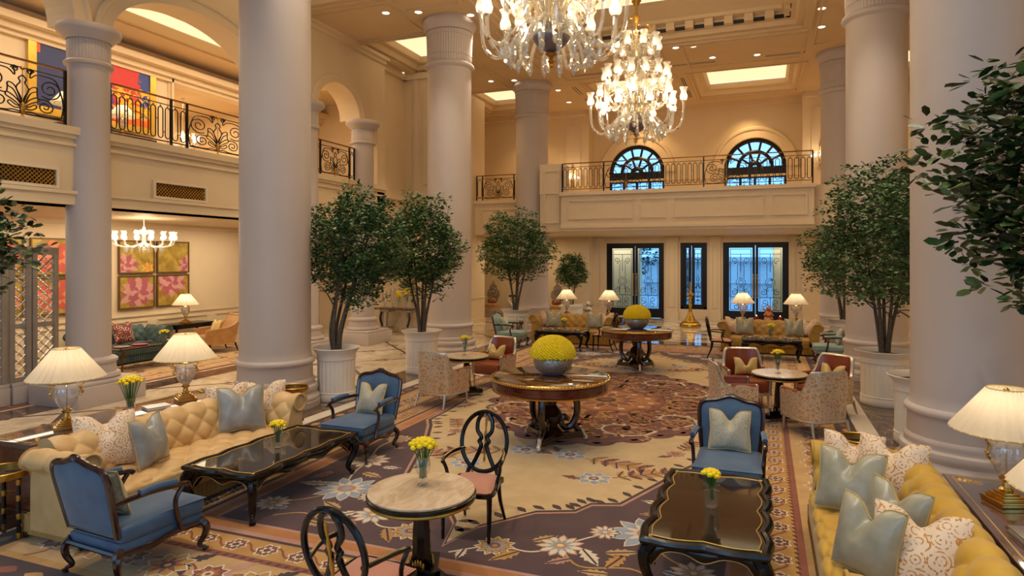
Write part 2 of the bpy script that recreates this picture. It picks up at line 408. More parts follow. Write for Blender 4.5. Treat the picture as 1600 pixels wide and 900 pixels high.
for h in coffers: ring_step(b, *h, zs, ins)
z2 = (CZ, CZ + .08, CZ + .08, CZ + .2, CZ + .2, CZ + .38, CZ + .42, CZ + .5, CZ + .72, CZ + .76); i2 = (0, 0, .18, .24, .34, .34, .55, .6, 1.15, 1.3)
ring_step(b, *centre, z2, i2)
# flat cornice mouldings on the soffit: framed panels and wall cornices
def frame2(mb, x0, x1, y0, y1, z, wd=.06, th=.03):
    mb.box(x0, x1, y0, y0 + wd, z - th, z); mb.box(x0, x1, y1 - wd, y1, z - th, z); mb.box(x0, x0 + wd, y0 + wd, y1 - wd, z - th, z); mb.box(x1 - wd, x1, y0 + wd, y1 - wd, z - th, z)
for (x0, x1, y0, y1) in ((-8.5, -6.9, 9.7, 14.1), (-8.5, -6.9, 16.2, 20.5), (-8.5, -6.9, 3.3, 7.6), (1.3, 2.9, 9.7, 14.1), (1.3, 2.9, 16.2, 20.5), (1.3, 2.9, 3.3, 7.6), (-6.5, -2.9, 19.3, 21.6), (-2.3, 1.1, 19.3, 21.6),
                         (-11.1, -8.7, 13.5, 15.6), (-11.1, -8.7, 19.3, 21.8)):
    frame2(b, x0, x1, y0, y1, CZ)
for h in coffers: frame2(b, h[0] - .16, h[1] + .16, h[2] - .16, h[3] + .16, CZ, .07, .03)
frame2(b, centre[0] - .2, centre[1] + .2, centre[2] - .2, centre[3] + .2, CZ, .08, .05)
S('ceiling', b, M['ceil'], smooth=False)
# dentils round the central opening, with dark insets in the openings between them
b = MB(); g = MB(); zc0, zc1 = CZ + .21, CZ + .37
cx0, cx1, cy0, cy1 = centre[0] + .34, centre[1] - .34, centre[2] + .34, centre[3] - .34
def dent(n, a, c2, fn):
    for i in range(n): fn(a + (c2 - a) * (i + .5) / n, (c2 - a) / n)
dent(13, cx0, cx1, lambda p, s_: (b.box(p + s_ * .28, p + s_ * .5, cy1 - .16, cy1, zc0, zc1 + .14), b.box(p - s_ * .5, p - s_ * .28, cy1 - .16, cy1, zc0, zc1 + .14), g.box(p - s_ * .26, p + s_ * .26, cy1 - .03, cy1 + .02, zc0 + .0, zc1 - .06)))
dent(26, cy0, cy1, lambda p, s_: (b.box(cx0, cx0 + .16, p + s_ * .28, p + s_ * .5, zc0, zc1 + .14), b.box(cx0, cx0 + .16, p - s_ * .5, p - s_ * .28, zc0, zc1 + .14), g.box(cx0 - .02, cx0 + .03, p - s_ * .26, p + s_ * .26, zc0, zc1 - .06),
                             b.box(cx1 - .16, cx1, p + s_ * .28, p + s_ * .5, zc0, zc1 + .14), b.box(cx1 - .16, cx1, p - s_ * .5, p - s_ * .28, zc0, zc1 + .14), g.box(cx1 - .03, cx1 + .02, p - s_ * .26, p + s_ * .26, zc0, zc1 - .06)))
S('trim_3', b, M['ceil'], smooth=False); S('trim_4', g, M['iron'], smooth=False)
# coffer panels: their own glow stands in for hidden cove lighting
for i, h in enumerate(coffers + [(centre[0] + .88, centre[1] - .88, centre[2] + .88, centre[3] - .88)]):
    q = .40; z = CZ + (.43 if i < len(coffers) else .77)
    o = MB().box(h[0] + q, h[1] - q, h[2] + q, h[3] - q, z, z + .02).build('coffer_glow_panel', M['coffer_glow'], smooth=False)
    where = ['over the left aisle behind the large front column', 'over the left aisle between the first and second columns', 'over the left aisle nearest the far wall', 'before the far wall behind the chandelier', 'before the far wall above the right arched window',
             'over the right aisle beside the near column', 'over the right aisle beside the middle column', 'over the right aisle beside the far column', 'in the great central recess above the chandeliers'][i]
    tag(o, 'glowing cream coffer panel ' + where, 'ceiling light', 'lit coffer panels')

def arch_piece(mb, axis, a0, a1, zsp, rise, ztop, t0, t1, n=28):
    """wall above an arched opening; axis x or y is the way the wall runs"""
    P = lambda a, t, z: (a, t, z) if axis == 'x' else (t, a, z)
    c_, h = (a0 + a1) / 2, (a1 - a0) / 2
    arc = [(c_ - h * cos(pi * i / n), zsp + rise * sin(pi * i / n)) for i in range(n + 1)]
    for t in (t0, t1):
        vs = []
        for a, z in arc: vs += [P(a, t, z), P(a, t, ztop)]
        mb.add(vs, [(2 * i, 2 * i + 2, 2 * i + 3, 2 * i + 1) for i in range(n)])
    vs = []
    for a, z in arc: vs += [P(a, t0, z), P(a, t1, z)]
    mb.add(vs, [(2 * i, 2 * i + 1, 2 * i + 3, 2 * i + 2) for i in range(n)])
def archivolt(mb, axis, a0, a1, zsp, rise, t, prof, n=28, sgn=1):
    """moulding band: prof is (outward, thickness) pairs"""
    c_, h = (a0 + a1) / 2, (a1 - a0) / 2; vs = []
    for i in range(n + 1):
        ca, sa = -cos(pi * i / n), sin(pi * i / n)
        for (o, d) in prof:
            a, z, tt = c_ + (h + o) * ca, zsp + (rise + o) * sa, t + sgn * d
            vs.append((a, tt, z) if axis == 'x' else (tt, a, z))
    k = len(prof)
    mb.add(vs, [(i * k + j, i * k + j + 1, (i + 1) * k + j + 1, (i + 1) * k + j) for i in range(n) for j in range(k - 1)])
AV = [(0, 0), (0, .05), (.2, .05), (.22, .08), (.28, .09), (.32, .05), (.33, 0)]
AV2 = [(0, 0), (0, .04), (.12, .04), (.14, .07), (.2, .08), (.24, .04), (.25, 0)]

# left side: beam between lounge and gallery, arcade wall above
XF, XB = -11.1, -11.75
b = MB()
b.box(XB, XF, -2, 17.2, 3.42, 4.72)
b.box(XB, XF + .04, -2, 17.2, 3.42, 3.66); b.box(XB, XF + .08, -2, 17.2, 3.6, 3.66)
b.box(XB, XF + .1, -2, 17.2, 4.62, 4.75); b.box(XB, XF + .05, -2, 17.2, 4.42, 4.47); b.box(XB, XF + .05, -2, 17.2, 4.55, 4.62)
for (a0, a1, rs) in ((4.2, 7.55, 1.25), (8.22, 12.1, 1.05), (13.95, 15.82, .8)):
    arch_piece(b, 'y', a0, a1, 6.58, rs, CZ, XB, XF)
    archivolt(b, 'y', a0, a1, 6.58, rs, XF, AV if a1 - a0 > 3 else AV2)
for (a0, a1, z0) in ((-2, 4.2, 4.7), (7.55, 8.22, 6.55), (12.1, 13.2, 4.7), (13.2, 13.95, 6.55), (15.82, 16.8, 6.55), (16.8, 17.2, 3.3)): b.box(XB, XF, a0, a1, z0, CZ)
b.box(-11.9, -11.5, 16.8, 19.0, 3.42, CZ)
b.box(-11.95, XF + .16, -2, 17.25, CZ - .09, CZ); b.box(-11.95, XF + .08, -2, 17.2, CZ - .2, CZ - .09)
b.box(-11.6, -11.34, 17.2, 19, CZ - .2, CZ); b.box(-11.6, -11.4, 17.2, 19, 4.45, 4.75); b.box(-11.6, -11.44, 17.2, 19, 3.42, 3.6)
S('wall_left', b, M['plaster'], smooth=False)
# lounge and gallery behind it
b = MB()
b.box(-15.3, -15, -2, 12.9, 0, 7.9); b.box(-15.3, -15, 12.9, 16.6, 0, 4.75); b.box(-15.3, -15, 12.9, 16.6, 7.25, 7.9); b.box(-15.3, -15, 16.6, 19, 0, 7.9)
b.box(-15, -14.97, -2, 19, 1.02, 1.07); b.box(-15, -14.985, -2, 19, .14, .2); b.box(-15, -14.96, -2, 19, 0, .14)
for y in np.arange(1, 18.5, 1.9):
    for q in ((y, y + 1.65, .30, .34), (y, y + 1.65, .88, .92), (y, y + .04, .34, .88), (y + 1.61, y + 1.65, .34, .88)): b.box(-15, -14.975, *q)
b.box(-15, -14.8, -2, 19, 7.35, 7.5); b.box(-15, -14.6, -2, 19, 7.5, 7.65); b.box(-15, -14.9, -2, 19, 7.25, 7.35)
b.box(-15, -14.97, 12.72, 12.9, 4.75, 7.4); b.box(-15, -14.9, 12.78, 12.84, 4.75, 7.4)
b.box(-15, -14.94, -2, 19, 3.3, 3.42)
S('wall_lounge', b, M['plaster'], smooth=False)
S('wall_upper_room', MB().box(-18.5, -18.3, 12, 18, 4.75, 7.4).box(-18.3, -15.3, 16.6, 16.8, 4.75, 7.3).box(-18.3, -15.3, 12.5, 12.7, 4.75, 7.3), M['plaster'], smooth=False)
S('ceiling_upper_room', MB().box(-18.4, -15.2, 12.6, 16.8, 7.3, 7.4), M['ceil'], smooth=False)
S('floor_gallery', MB().box(-18.4, XB, -2, 19, 3.42, 4.72), M['trim'], smooth=False)
b = MB(); holed(b, -15.3, XB, -2, 19, 7.95, [(-13.9, -12.5, 3, 8), (-13.9, -12.5, 9.5, 17.4)])
for h in ((-13.9, -12.5, 3, 8), (-13.9, -12.5, 9.5, 17.4)): ring_step(b, *h, (7.95, 8.0, 8.0, 8.12, 8.2), (0, 0, .1, .16, .2))
b.box(-18.6, XB, -2, 19, 8.35, 8.75)
S('ceiling_gallery', b, M['ceil'], smooth=False)
for i, h in enumerate(((-13.9, -12.5, 3, 8), (-13.9, -12.5, 9.5, 17.4))):
    o = MB().box(h[0] + .15, h[1] - .15, h[2] + .15, h[3] - .15, 8.21, 8.23).build('coffer_glow_panel', M['coffer_glow'], smooth=False)
    tag(o, ['long glowing ceiling recess in the upper gallery left of the arcade column', 'long glowing ceiling recess in the upper gallery seen through the wide arch'][i], 'ceiling light')
# end of the left arcade, passage behind the second column
b = MB()
b.box(-15, -10.45, 19.0, 19.4, 0, CZ); b.box(-10.85, -10.45, 19.4, 23.4, 0, CZ); b.box(-12.6, -12.3, 23.0, 26.3, 0, CZ); b.box(-12.6, -10.85, 23.0, 23.4, 0, CZ)
b.box(-15, -10.35, 18.9, 19.0, CZ - .2, CZ); b.box(-15, -10.42, 18.94, 19.0, 4.45, 4.75)
b.box(-11.1, -10.9, 18.95, 19.0, 0, CZ - .2); b.box(-10.75, -10.5, 18.96, 19.0, 5.0, 8.2)
b.box(-10.45, -10.42, 19.4, 23.4, .95, 1.0); b.box(-10.45, -10.41, 19.4, 23.4, 0, .16)
S('wall_left_end', b, M['plaster'], smooth=False)

# far wall with doors below and fan windows above
YW = 27.0
b = MB(); D = [(-6.33, -3.9), (-3.23, -2.17), (-1.55, .9)]; DZ = 3.15
xs = [-7.2, -6.33, -3.9, -3.23, -2.17, -1.55, .9, 1.7]
for i in range(0, 8, 2): b.box(xs[i], xs[i + 1], YW, YW + .35, 0, DZ)
b.box(-7.2, 1.7, YW, YW + .35, DZ, 4.75)
b.box(-3.23, -2.17, YW, YW + .35, 0, .42)
FW = [(-6.2, -3.88), (-1.5, .82)]; ZS = 6.12
xs = [-7.2, -6.2, -3.88, -1.5, .82, 1.7]
for i in range(0, 6, 2): b.box(xs[i], xs[i + 1], YW, YW + .35, 4.75, CZ)
for a0, a1 in FW:
    arch_piece(b, 'x', a0, a1, ZS, (a1 - a0) / 2, CZ, YW, YW + .35)
    archivolt(b, 'x', a0, a1, ZS, (a1 - a0) / 2, YW, [(.02, 0), (.02, .05), (.3, .05), (.33, .09), (.42, .1), (.46, .05), (.47, 0)], sgn=-1)
for x0, x1 in ((-7.0, -6.45), (-3.8, -3.33), (-2.07, -1.65), (1.0, 1.45)):      # pilasters between the doors
    b.box(x0, x1, YW - .1, YW, 0, 3.32); b.box(x0 - .03, x1 + .03, YW - .14, YW, 0, .3); b.box(x0 - .04, x1 + .04, YW - .15, YW, 3.2, 3.4)
    for q in ((x0 + .1, x1 - .1, .5, .54), (x0 + .1, x1 - .1, 2.95, 2.99), (x0 + .1, x0 + .13, .54, 2.95), (x1 - .13, x1 - .1, .54, 2.95)):
        b.box(q[0], q[1], YW - .125, YW - .1, q[2], q[3])
b.box(-7.2, 1.7, YW - .06, YW, 5.75, 5.83); b.box(-7.2, 1.7, YW - .2, YW, CZ - .2, CZ)
# the flanking faces, brought forward
for (x0, x1) in ((-12.4, -7.0), (1.42, 6.2)):
    b.box(x0, x1, 26.2, 26.6, 0, CZ); b.box(x0, x1, 26.0, 26.2, CZ - .22, CZ); b.box(x0, x1, 26.12, 26.2, 0, .2); b.box(x0, x1, 26.15, 26.2, 3.35, 3.6)
for (x0, x1) in ((-7.0, -6.9), (1.35, 1.42)): b.box(x0, x1, 26.2, YW, 0, CZ)
for (x0, x1) in ((-7.95, -7.25), (1.65, 2.2)):
    for q in ((x0, x1, 5.0, 5.05), (x0, x1, 8.1, 8.15), (x0, x0 + .05, 5.05, 8.1), (x1 - .05, x1, 5.05, 8.1)): b.box(q[0], q[1], 26.16, 26.2, q[2], q[3])
S('wall_far', b, M['plaster'], smooth=False)
S('wall_right', MB().box(6.2, 6.5, 6, 27.4, 0, CZ), M['plaster'], smooth=False)
# balcony across the far end
b = MB(); BX0, BX1, BY = -6.38, 1.38, 20.6
b.box(BX0, BX1, BY, 27, 3.5, 4.7); b.box(BX0 - .04, BX1 + .04, BY - .08, 27, 4.6, 4.72); b.box(BX0, BX1, BY - .05, BY, 3.42, 3.62); b.box(BX0, BX1, BY - .1, BY, 3.5, 3.58); b.box(BX0, BX1, BY, 27, 3.42, 3.5)
def pframe(x0, x1, z0, z1, y, w=.05, d=.035):
    b.box(x0, x1, y - d, y, z0, z0 + w); b.box(x0, x1, y - d, y, z1 - w, z1); b.box(x0, x0 + w, y - d, y, z0 + w, z1 - w); b.box(x1 - w, x1, y - d, y, z0 + w, z1 - w)
for x0, x1 in ((-6.15, -3.95), (-3.75, -2.9), (-2.7, .0), (.2, 1.2)): pframe(x0, x1, 3.8, 4.45, BY)
b.box(-7.2, BX0, BY + .2, 27, 3.42, 4.7)                                    # pier at the left end
b.box(-7.2, -6.38, BY + .15, BY + .9, 4.7, 5.72); pframe(-7.05, -6.5, 3.7, 5.5, BY + .15)
b.box(BX1, 2.0, BY + .3, 27, 3.42, 4.7)
b.box(-12.3, -7.2, 22.5, 26.3, 3.42, 4.7); b.box(-10.45, -7.2, 22.42, 22.5, 4.6, 4.72); pframe(-10.2, -9.5, 3.7, 4.4, 22.5); pframe(-9.3, -7.5, 3.7, 4.4, 22.5)
S('floor_balcony', b, M['trim'], smooth=False)

# fan windows and glazed garden doors
def fan(n, a0, a1):
    r = (a1 - a0) / 2; cx = (a0 + a1) / 2; y0 = YW + .12
    f = MB()
    def arc(rr, w_, y=y0):
        pts = [(cx - rr * cos(pi * i / 28), y, ZS + rr * sin(pi * i / 28)) for i in range(29)]
        f.tube(pts, w_, 6)
    arc(r - .06, .10); arc(r * .55, .075); arc(r * .16, .10)
    for k in range(1, 7): t = pi * k / 7; f.tube([(cx - r * .56 * cos(t), y0, ZS + r * .56 * sin(t)), (cx - (r - .05) * cos(t), y0, ZS + (r - .05) * sin(t))], .05, 6)
    for k in range(1, 5): t = pi * k / 5; f.tube([(cx - r * .18 * cos(t), y0, ZS + r * .18 * sin(t)), (cx - r * .55 * cos(t), y0, ZS + r * .55 * sin(t))], .05, 6)
    f.box(a0, a1, y0 - .1, y0 + .1, ZS - .42, ZS + .03)
    for x in (a0 + .04, cx - .55, cx, cx + .55, a1 - .04): f.box(x - .05, x + .05, y0 - .06, y0 + .06, 4.72, ZS - .42)
    f.box(a0, a1, y0 - .06, y0 + .06, 4.72, 4.95)
    o = struct(f.build('window_%d' % n, M['iron']))
    g = MB(); pts = [(cx - (r - .03) * cos(pi * i / 28), ZS + (r - .03) * sin(pi * i / 28)) for i in range(29)]
    g.add([(x, y0 + .03, z) for x, z in pts], [tuple(range(29))]); g.build('pane', M['windowglass'], o)
    g = MB().box(a0 + .05, a1 - .05, y0 + .02, y0 + .03, 4.9, ZS - .4); g.build('lower_pane', M['windowglass'], o)
    g = MB()
    for k in range(8):
        x = a0 + .2 + k * (a1 - a0 - .4) / 7
        for z in (5.1, 5.35): g.tube([(x + .09 * cos(q * pi / 5), y0 - .03, z + .1 * sin(q * pi / 5)) for q in range(10)], .01, 4, closed=True)
        g.tube([(x, y0 - .03, 4.9), (x, y0 - .03, 5.7)], .009, 4)
    g.build('ironwork', M['iron'], o)
fan(1, *FW[0]); fan(2, *FW[1])

def iron_leaf(mb, x0, x1, z0, z1, y, r=.011):
    """scrolled wrought iron filling of one door leaf"""
    w_, h = x1 - x0, z1 - z0; X = lambda u: x0 + u * w_; Z = lambda v: z0 + v * h
    T = lambda pts: mb.tube([(X(u), y, Z(v)) for u, v in pts], r, 5)
    for u in (.06, .94): T([(u, .02), (u, .98)])
    for v in (.02, .98, .9, .22): T([(.06, v), (.94, v)])
    for u in (.36, .64): T([(u, .22), (u, .38)]); T([(u, .52), (u, .72)])
    rr = .5 * (.52 - .38)
    mb.tube([(X(.5) + .2 * w_ * cos(q * pi / 8), y, Z(.45) + rr * h * sin(q * pi / 8)) for q in range(16)], r, 5, closed=True)
    mb.tube([(X(.5) + .11 * w_ * cos(q * pi / 8), y, Z(.45) + .6 * rr * h * sin(q * pi / 8)) for q in range(16)], r * .8, 5, closed=True)
    asp = w_ / h
    for sx in (-1, 1):
        for (cu, cv, a0_, a1_) in ((.5 + sx * .28, .8, -pi / 2, 2.2 * pi), (.5 + sx * .28, .3, pi / 2, -2.2 * pi), (.5 + sx * .22, .14, -pi / 2, 2 * pi), (.5 + sx * .2, .07, pi / 2, -2 * pi)):
            pts = spiral(0, 0, .15, .03, a0_, a1_, 20)
            T([(cu + sx * -px, cv + pz * asp) for px, pz in pts])
        T([(.5 + sx * .14, .72), (.5 + sx * .05, .8), (.5 + sx * .28, .8 - .15 * asp)])
        T([(.5 + sx * .14, .38), (.5 + sx * .05, .32), (.5 + sx * .28, .3 + .15 * asp)])
    T([(.5, .9), (.5, .62)]); T([(.5, .22), (.5, .02)])
def door(n, x0, x1, z0, leaves):
    f = MB(); y = YW + .12
    f.box(x0, x0 + .13, y - .09, y + .09, z0, DZ); f.box(x1 - .13, x1, y - .09, y + .09, z0, DZ); f.box(x0 + .13, x1 - .13, y - .09, y + .09, DZ - .12, DZ)
    if z0 > .1: f.box(x0, x1, y - .09, y + .09, z0, z0 + .1)
    o = struct(f.build('door_%d' % n, M['iron'], smooth=False))
    k = len(leaves)
    for (a, c_) in leaves:
        L = MB(); zb = z0 + (.1 if z0 > .1 else .02)
        L.box(a, a + .1, y - .04, y + .04, zb, DZ - .12); L.box(c_ - .1, c_, y - .04, y + .04, zb, DZ - .12)
        L.box(a + .1, c_ - .1, y - .04, y + .04, zb, zb + (.1 if z0 > .1 else .38)); L.box(a + .1, c_ - .1, y - .04, y + .04, DZ - .22, DZ - .12)
        lf = L.build('leaf', M['iron'], o, smooth=False)
        MB().box(a + .1, c_ - .1, y + .01, y + .02, zb + .1, DZ - .22).build('pane', M['windowglass'], lf)
        w_ = MB(); iron_leaf(w_, a + .1, c_ - .1, zb + (.1 if z0 > .1 else .38), DZ - .22, y - .02); w_.build('ironwork', M['iron'], lf)
    return o
for n, (x0, x1) in ((1, D[0]), (3, D[2])):
    cx = (x0 + x1) / 2
    o = door(n, x0, x1, 0, [(x0 + .13, cx - .01), (cx + .01, x1 - .13)])
    for s_ in (-1, 1):
        h = MB(); h.tube([(cx + s_ * .07, YW + .0, .95), (cx + s_ * .07, YW + .0, 1.85)], .022, 8)
        for z in (.95, 1.1, 1.7, 1.85): h.ball((cx + s_ * .07, YW, z), .035, 8); h.tube([(cx + s_ * .07, YW, z), (cx + s_ * .07, YW + .09, z)], .012, 6) if z in (1.1, 1.7) else None
        h.build('door_handle', M['oldgold'], o)
door(2, *D[1], .42, [(D[1][0] + .13, D[1][0] + .43), (D[1][0] + .45, D[1][1] - .13)])

# wall with tall windows behind the camera and on the right
b = MB(); xs = [-15.3, -9.5, -7.0, -4.2, -1.2, 1.8, 4.4, 6.5]
for i in range(0, 8, 2): b.box(xs[i], xs[i + 1], -3.9, -3.6, 0, CZ)
b.box(-15.3, 6.5, -3.9, -3.6, 6.6, CZ); b.box(-15.3, 6.5, -3.9, -3.6, 0, .5)
S('wall_back', b, M['plaster'], smooth=False)
S('wall_right_front', MB().box(6.2, 6.5, -3.6, 0, 0, CZ).box(6.2, 6.5, 2.4, 6, 0, CZ).box(6.2, 6.5, 0, 2.4, 5, CZ), M['plaster'], smooth=False)
# garden terrace seen through the doors
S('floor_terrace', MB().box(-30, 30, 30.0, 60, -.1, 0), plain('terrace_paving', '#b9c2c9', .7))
b = MB(); b.box(-9.5, -5.2, 28.6, 29.2, 0, 3.4); b.box(.35, 4, 28.6, 29.2, 0, 3.4)  # beige blocks added outside, standing in for the room's reflection in the panes
S('wall_reflection_standin', b, M['plaster'], smooth=False)
b = MB(); b.box(-26, 24, 44, 46, 0, 2.3); b.box(-26, 24, 43.6, 44, 2.3, 2.6); b.box(-26, 24, 43.7, 44, .9, 1.0)
for x in range(-26, 24, 3): b.box(x, x + .5, 43.8, 44, 0, 2.3)
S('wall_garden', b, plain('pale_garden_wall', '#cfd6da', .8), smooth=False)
# ------------------------------------------------------------ columns
FL = lambda n, d: (lambda a, z: 1 - d * (.5 + .5 * cos(a * n)) ** 2)
def big_column(x, y, label, near=False):
    t = thing('column', label, 'column', (x, y, 0), 0, 'round stone columns of the hall'); t['kind'] = 'thing'; r = .575
    b = MB(); b.lathe([(r + .03, .80), (r + .012, .84), (r, .95), (r, 7.52)], 72, cap=False); b.build('shaft', M['column'], t)
    b = MB(); b.lathe([(.73, 0), (.73, .10), (.715, .11), (.725, .15), (.71, .19), (.685, .21), (.675, .24), (.69, .28), (.695, .31), (.685, .35), (.645, .37), (.635, .40), (.645, .43), (.635, .46), (.61, .48), (.605, .70), (.61, .72), (.635, .735), (.643, .76), (.635, .79), (.61, .81), (.595, .82), (r, .83)], 72)
    b.build('base', M['column'], t)
    b = MB(); b.lathe([(r, 7.45), (r + .03, 7.47), (r + .075, 7.50), (r + .085, 7.54), (r + .07, 7.58), (r + .02, 7.60), (r, 7.62)], 72, cap=False)
    b.lathe([(r + .002, 7.62), (r + .012, 7.64), (r + .012, 7.78), (r + .0, 7.79), (r + .015, 7.80), (r + .03, 8.28), (r + .02, 8.29), (r + .035, 8.30), (r + .04, 8.40), (r + .02, 8.42)], 216, mod=FL(54, .022), cap=False)
    b.lathe([(r + .02, 8.42), (r + .05, 8.43), (r + .07, 8.5), (r + .1, 8.56), (r + .14, 8.60), (r + .14, 8.68), (r + .1, 8.70), (r + .1, CZ)], 72, cap=False)
    b.build('capital', M['column'], t); return t
for k, (x, y, l) in enumerate([(-7.79, 8.72, 'thickest-looking pale stone column on the left, behind the cream chesterfield sofa'), (-7.79, 15.17, 'pale round column with fluted capital beside the second left potted tree'),
                   (-7.79, 21.62, 'slender-looking far left column behind the small green armchair'), (2.2, 8.72, 'huge pale column behind the glass urn lamp at the right edge'),
                   (2.2, 15.17, 'pale column partly hidden by the large potted tree on the right'), (2.2, 21.62, 'farthest right column behind the far right mustard sofa')]):
    big_column(x, y, l)
def arcade_column(x, y, label):
    t = thing('arcade_column', label, 'column', (x, y, 0), 0, 'slimmer columns of the left arcade'); t['kind'] = 'thing'; r = .32
    b = MB(); b.lathe([(r + .02, .0 + .78), (r + .02, 3.4), (r, 4.6), (r, 5.9)], 48, cap=False); b.build('shaft', M['column'], t)
    b = MB(); b.rbox(-.62, .62, -.62, .62, 0, .34, .015); b.rbox(-.56, .56, -.56, .56, .34, .4, .02)
    b.lathe([(.47, .4), (.49, .44), (.47, .49), (.42, .5), (.41, .66), (.44, .69), (.44, .73), (.40, .76), (r + .02, .78)], 48); b.build('base', M['column'], t)
    b = MB(); b.lathe([(r, 5.86), (r + .05, 5.88), (r + .06, 5.92), (r + .02, 5.96), (r, 5.97)], 48, cap=False)
    b.lathe([(r + .01, 5.97), (r + .015, 6.3), (r + .01, 6.31)], 160, mod=FL(40, .03), cap=False)
    b.lathe([(r + .02, 6.31), (r + .06, 6.34), (r + .1, 6.4), (r + .16, 6.44), (r + .18, 6.5), (r + .16, 6.56), (r + .1, 6.58), (.0, 6.585)], 48, cap=False)
    b.build('capital', M['column'], t)
arcade_column(-11.17, 7.88, 'slimmer arcade column on a block plinth between lattice screen and lounge')
arcade_column(-11.17, 13.58, 'arcade column mostly hidden behind the thick left column')
arcade_column(-11.17, 16.14, 'slim arcade column on a white block plinth behind the first potted tree')

# ------------------------------------------------------------ wrought-iron railings
def railing(x0, y0, x1, y1, z, segs, label, group='gallery railings'):
    """segs: list of (start, end, kind) metres along the run"""
    L = sqrt((x1 - x0) ** 2 + (y1 - y0) ** 2); t = thing('balcony_railing', label, 'railing', (x0, y0, z), atan2(y1 - y0, x1 - x0), group)
    h = .98; MB().rbox(0, L, -.03, .03, h - .03, h, .01).build('handrail', M['bronze'], t)
    b = MB(); b.box(0, L, -.012, .012, .09, .11); b.box(0, L, -.01, .01, h - .15, h - .135); b.build('bottom_rail', M['iron'], t)
    ps = sorted({round(s, 3) for q in segs for s in q[:2]})
    for s in ps: MB().box(s - .02, s + .02, -.02, .02, 0, h - .02).build('post', M['iron'], t)
    for (a, c_, kind) in segs:
        b = MB(); g = MB(); w_ = c_ - a; r = .0115
        if kind == 'ring':
            n = max(1, round(w_ / .17)); s = w_ / n
            for i in range(n):
                cx = a + s * (i + .5); rr = s * .33
                pts = [(cx + rr * cos(q), 0, .74 - .02 + rr * sin(q)) for q in np.linspace(0, pi, 7)] + [(cx - rr * cos(q), 0, .21 + rr * -sin(q)) for q in np.linspace(0, pi, 7)]
                b.tube(pts, r, 5, closed=True)
                g.ball((cx, 0, .8), .018, 6); g.ball((cx + s / 2, 0, .28 + .25 * (i % 2)), .016, 6)
            b.build('ring_panel', M['iron'], t); g.build('gilt_beads', M['oldgold'], t)
        else:
            cx = (a + c_) / 2; k = w_ / 1.15
            P2 = lambda pts, rad=r: b.tube([(cx + u * k, 0, v) for u, v in pts], rad, 5)
            for sg in (-1, 1):
                P2([(sg * u, v) for u, v in spiral(.36, .58, .17, .03, -2.2, 3.6 * pi / 1.2, 26)]); P2([(sg * u, v) for u, v in spiral(.3, .27, .12, .02, 1.6, -2.9 * pi, 22)])
                P2([(sg * u, v) for u, v in spl([(.52, .12), (.55, .35), (.5, .6), (.42, .76), (.2, .78), (.1, .7), (.12, .84)], 5)])
                P2([(sg * u, v) for u, v in spl([(.19, .55), (.2, .4), (.28, .39)], 5)]); P2([(sg * u, v) for u, v in spl([(0, .12), (.12, .14), (.2, .12), (.34, .11), (.5, .12)], 4)])
                for (ex, ez, wd) in ((.17, .52, .045), (.19, .36, .04), (.16, .24, .035)):
                    P2([(sg * u, v) for u, v in spl([(0, .22), (ex * .5, ez - .02), (ex, ez + wd), (ex + .02, ez - wd * .3), (ex * .6, ez - wd * 1.8), (.01, .2)], 5)], .011)
                P2([(sg * u, v) for u, v in spiral(.1, .8, .05, .015, 0, 3 * pi, 14)])
                P2([(sg * u, v) for u, v in spl([(0, .72), (.05, .66), (.03, .6), (.08, .5), (.02, .35), (0, .2)], 4)], .012)
            b.build('scroll_panel', M['iron'], t)
            g.lathe([(.002, .06), (.03, .1), (.05, .2), (.035, .26), (.001, .3)], 10, c=(cx, 0, 0)); g.ball((cx, 0, .83), .035, 8); g.tube([(cx, 0, .28), (cx, 0, .83)], .006, 5)
            g.tube([(cx + .035 * cos(q), 0, .03 + .035 * sin(q)) for q in np.linspace(0, 2 * pi, 10)[:-1]], .008, 5, closed=True)
            g.build('gilt_ornament', M['oldgold'], t)
    return t
XR = -11.22
railing(XR, 4.4, XR, 7.52, 4.75, [(0, .9, 'ring'), (.9, 1.75, 'ring'), (1.75, 3.1, 'scroll')], 'iron scroll railing in the arch left of the arcade column')
railing(XR, 8.28, XR, 12.1, 4.75, [(0.02, 1.32, 'ring'), (1.32, 1.7, 'ring'), (1.7, 3.3, 'scroll'), (3.3, 3.68, 'ring')], 'iron railing under the wide gallery arch, before the large painting')
railing(XR, 13.95, XR, 15.8, 4.75, [(0.02, .3, 'ring'), (.3, 1.6, 'scroll'), (1.6, 1.83, 'ring')], 'iron scroll railing in the narrow arch above the first potted tree')
railing(-10.4, 22.55, -7.3, 22.55, 4.72, [(0, .25, 'ring'), (.25, 1.55, 'scroll'), (1.55, 2.3, 'ring'), (2.3, 3.1, 'ring')], 'iron railing on the balcony between the two far left columns')
railing(-6.36, 20.66, 1.36, 20.66, 4.72, [(0, 1.42, 'ring'), (1.42, 2.9, 'scroll'), (2.9, 4.6, 'ring'), (4.6, 5.95, 'scroll'), (5.95, 7.7, 'ring')], 'long iron and bronze railing before the arched windows')

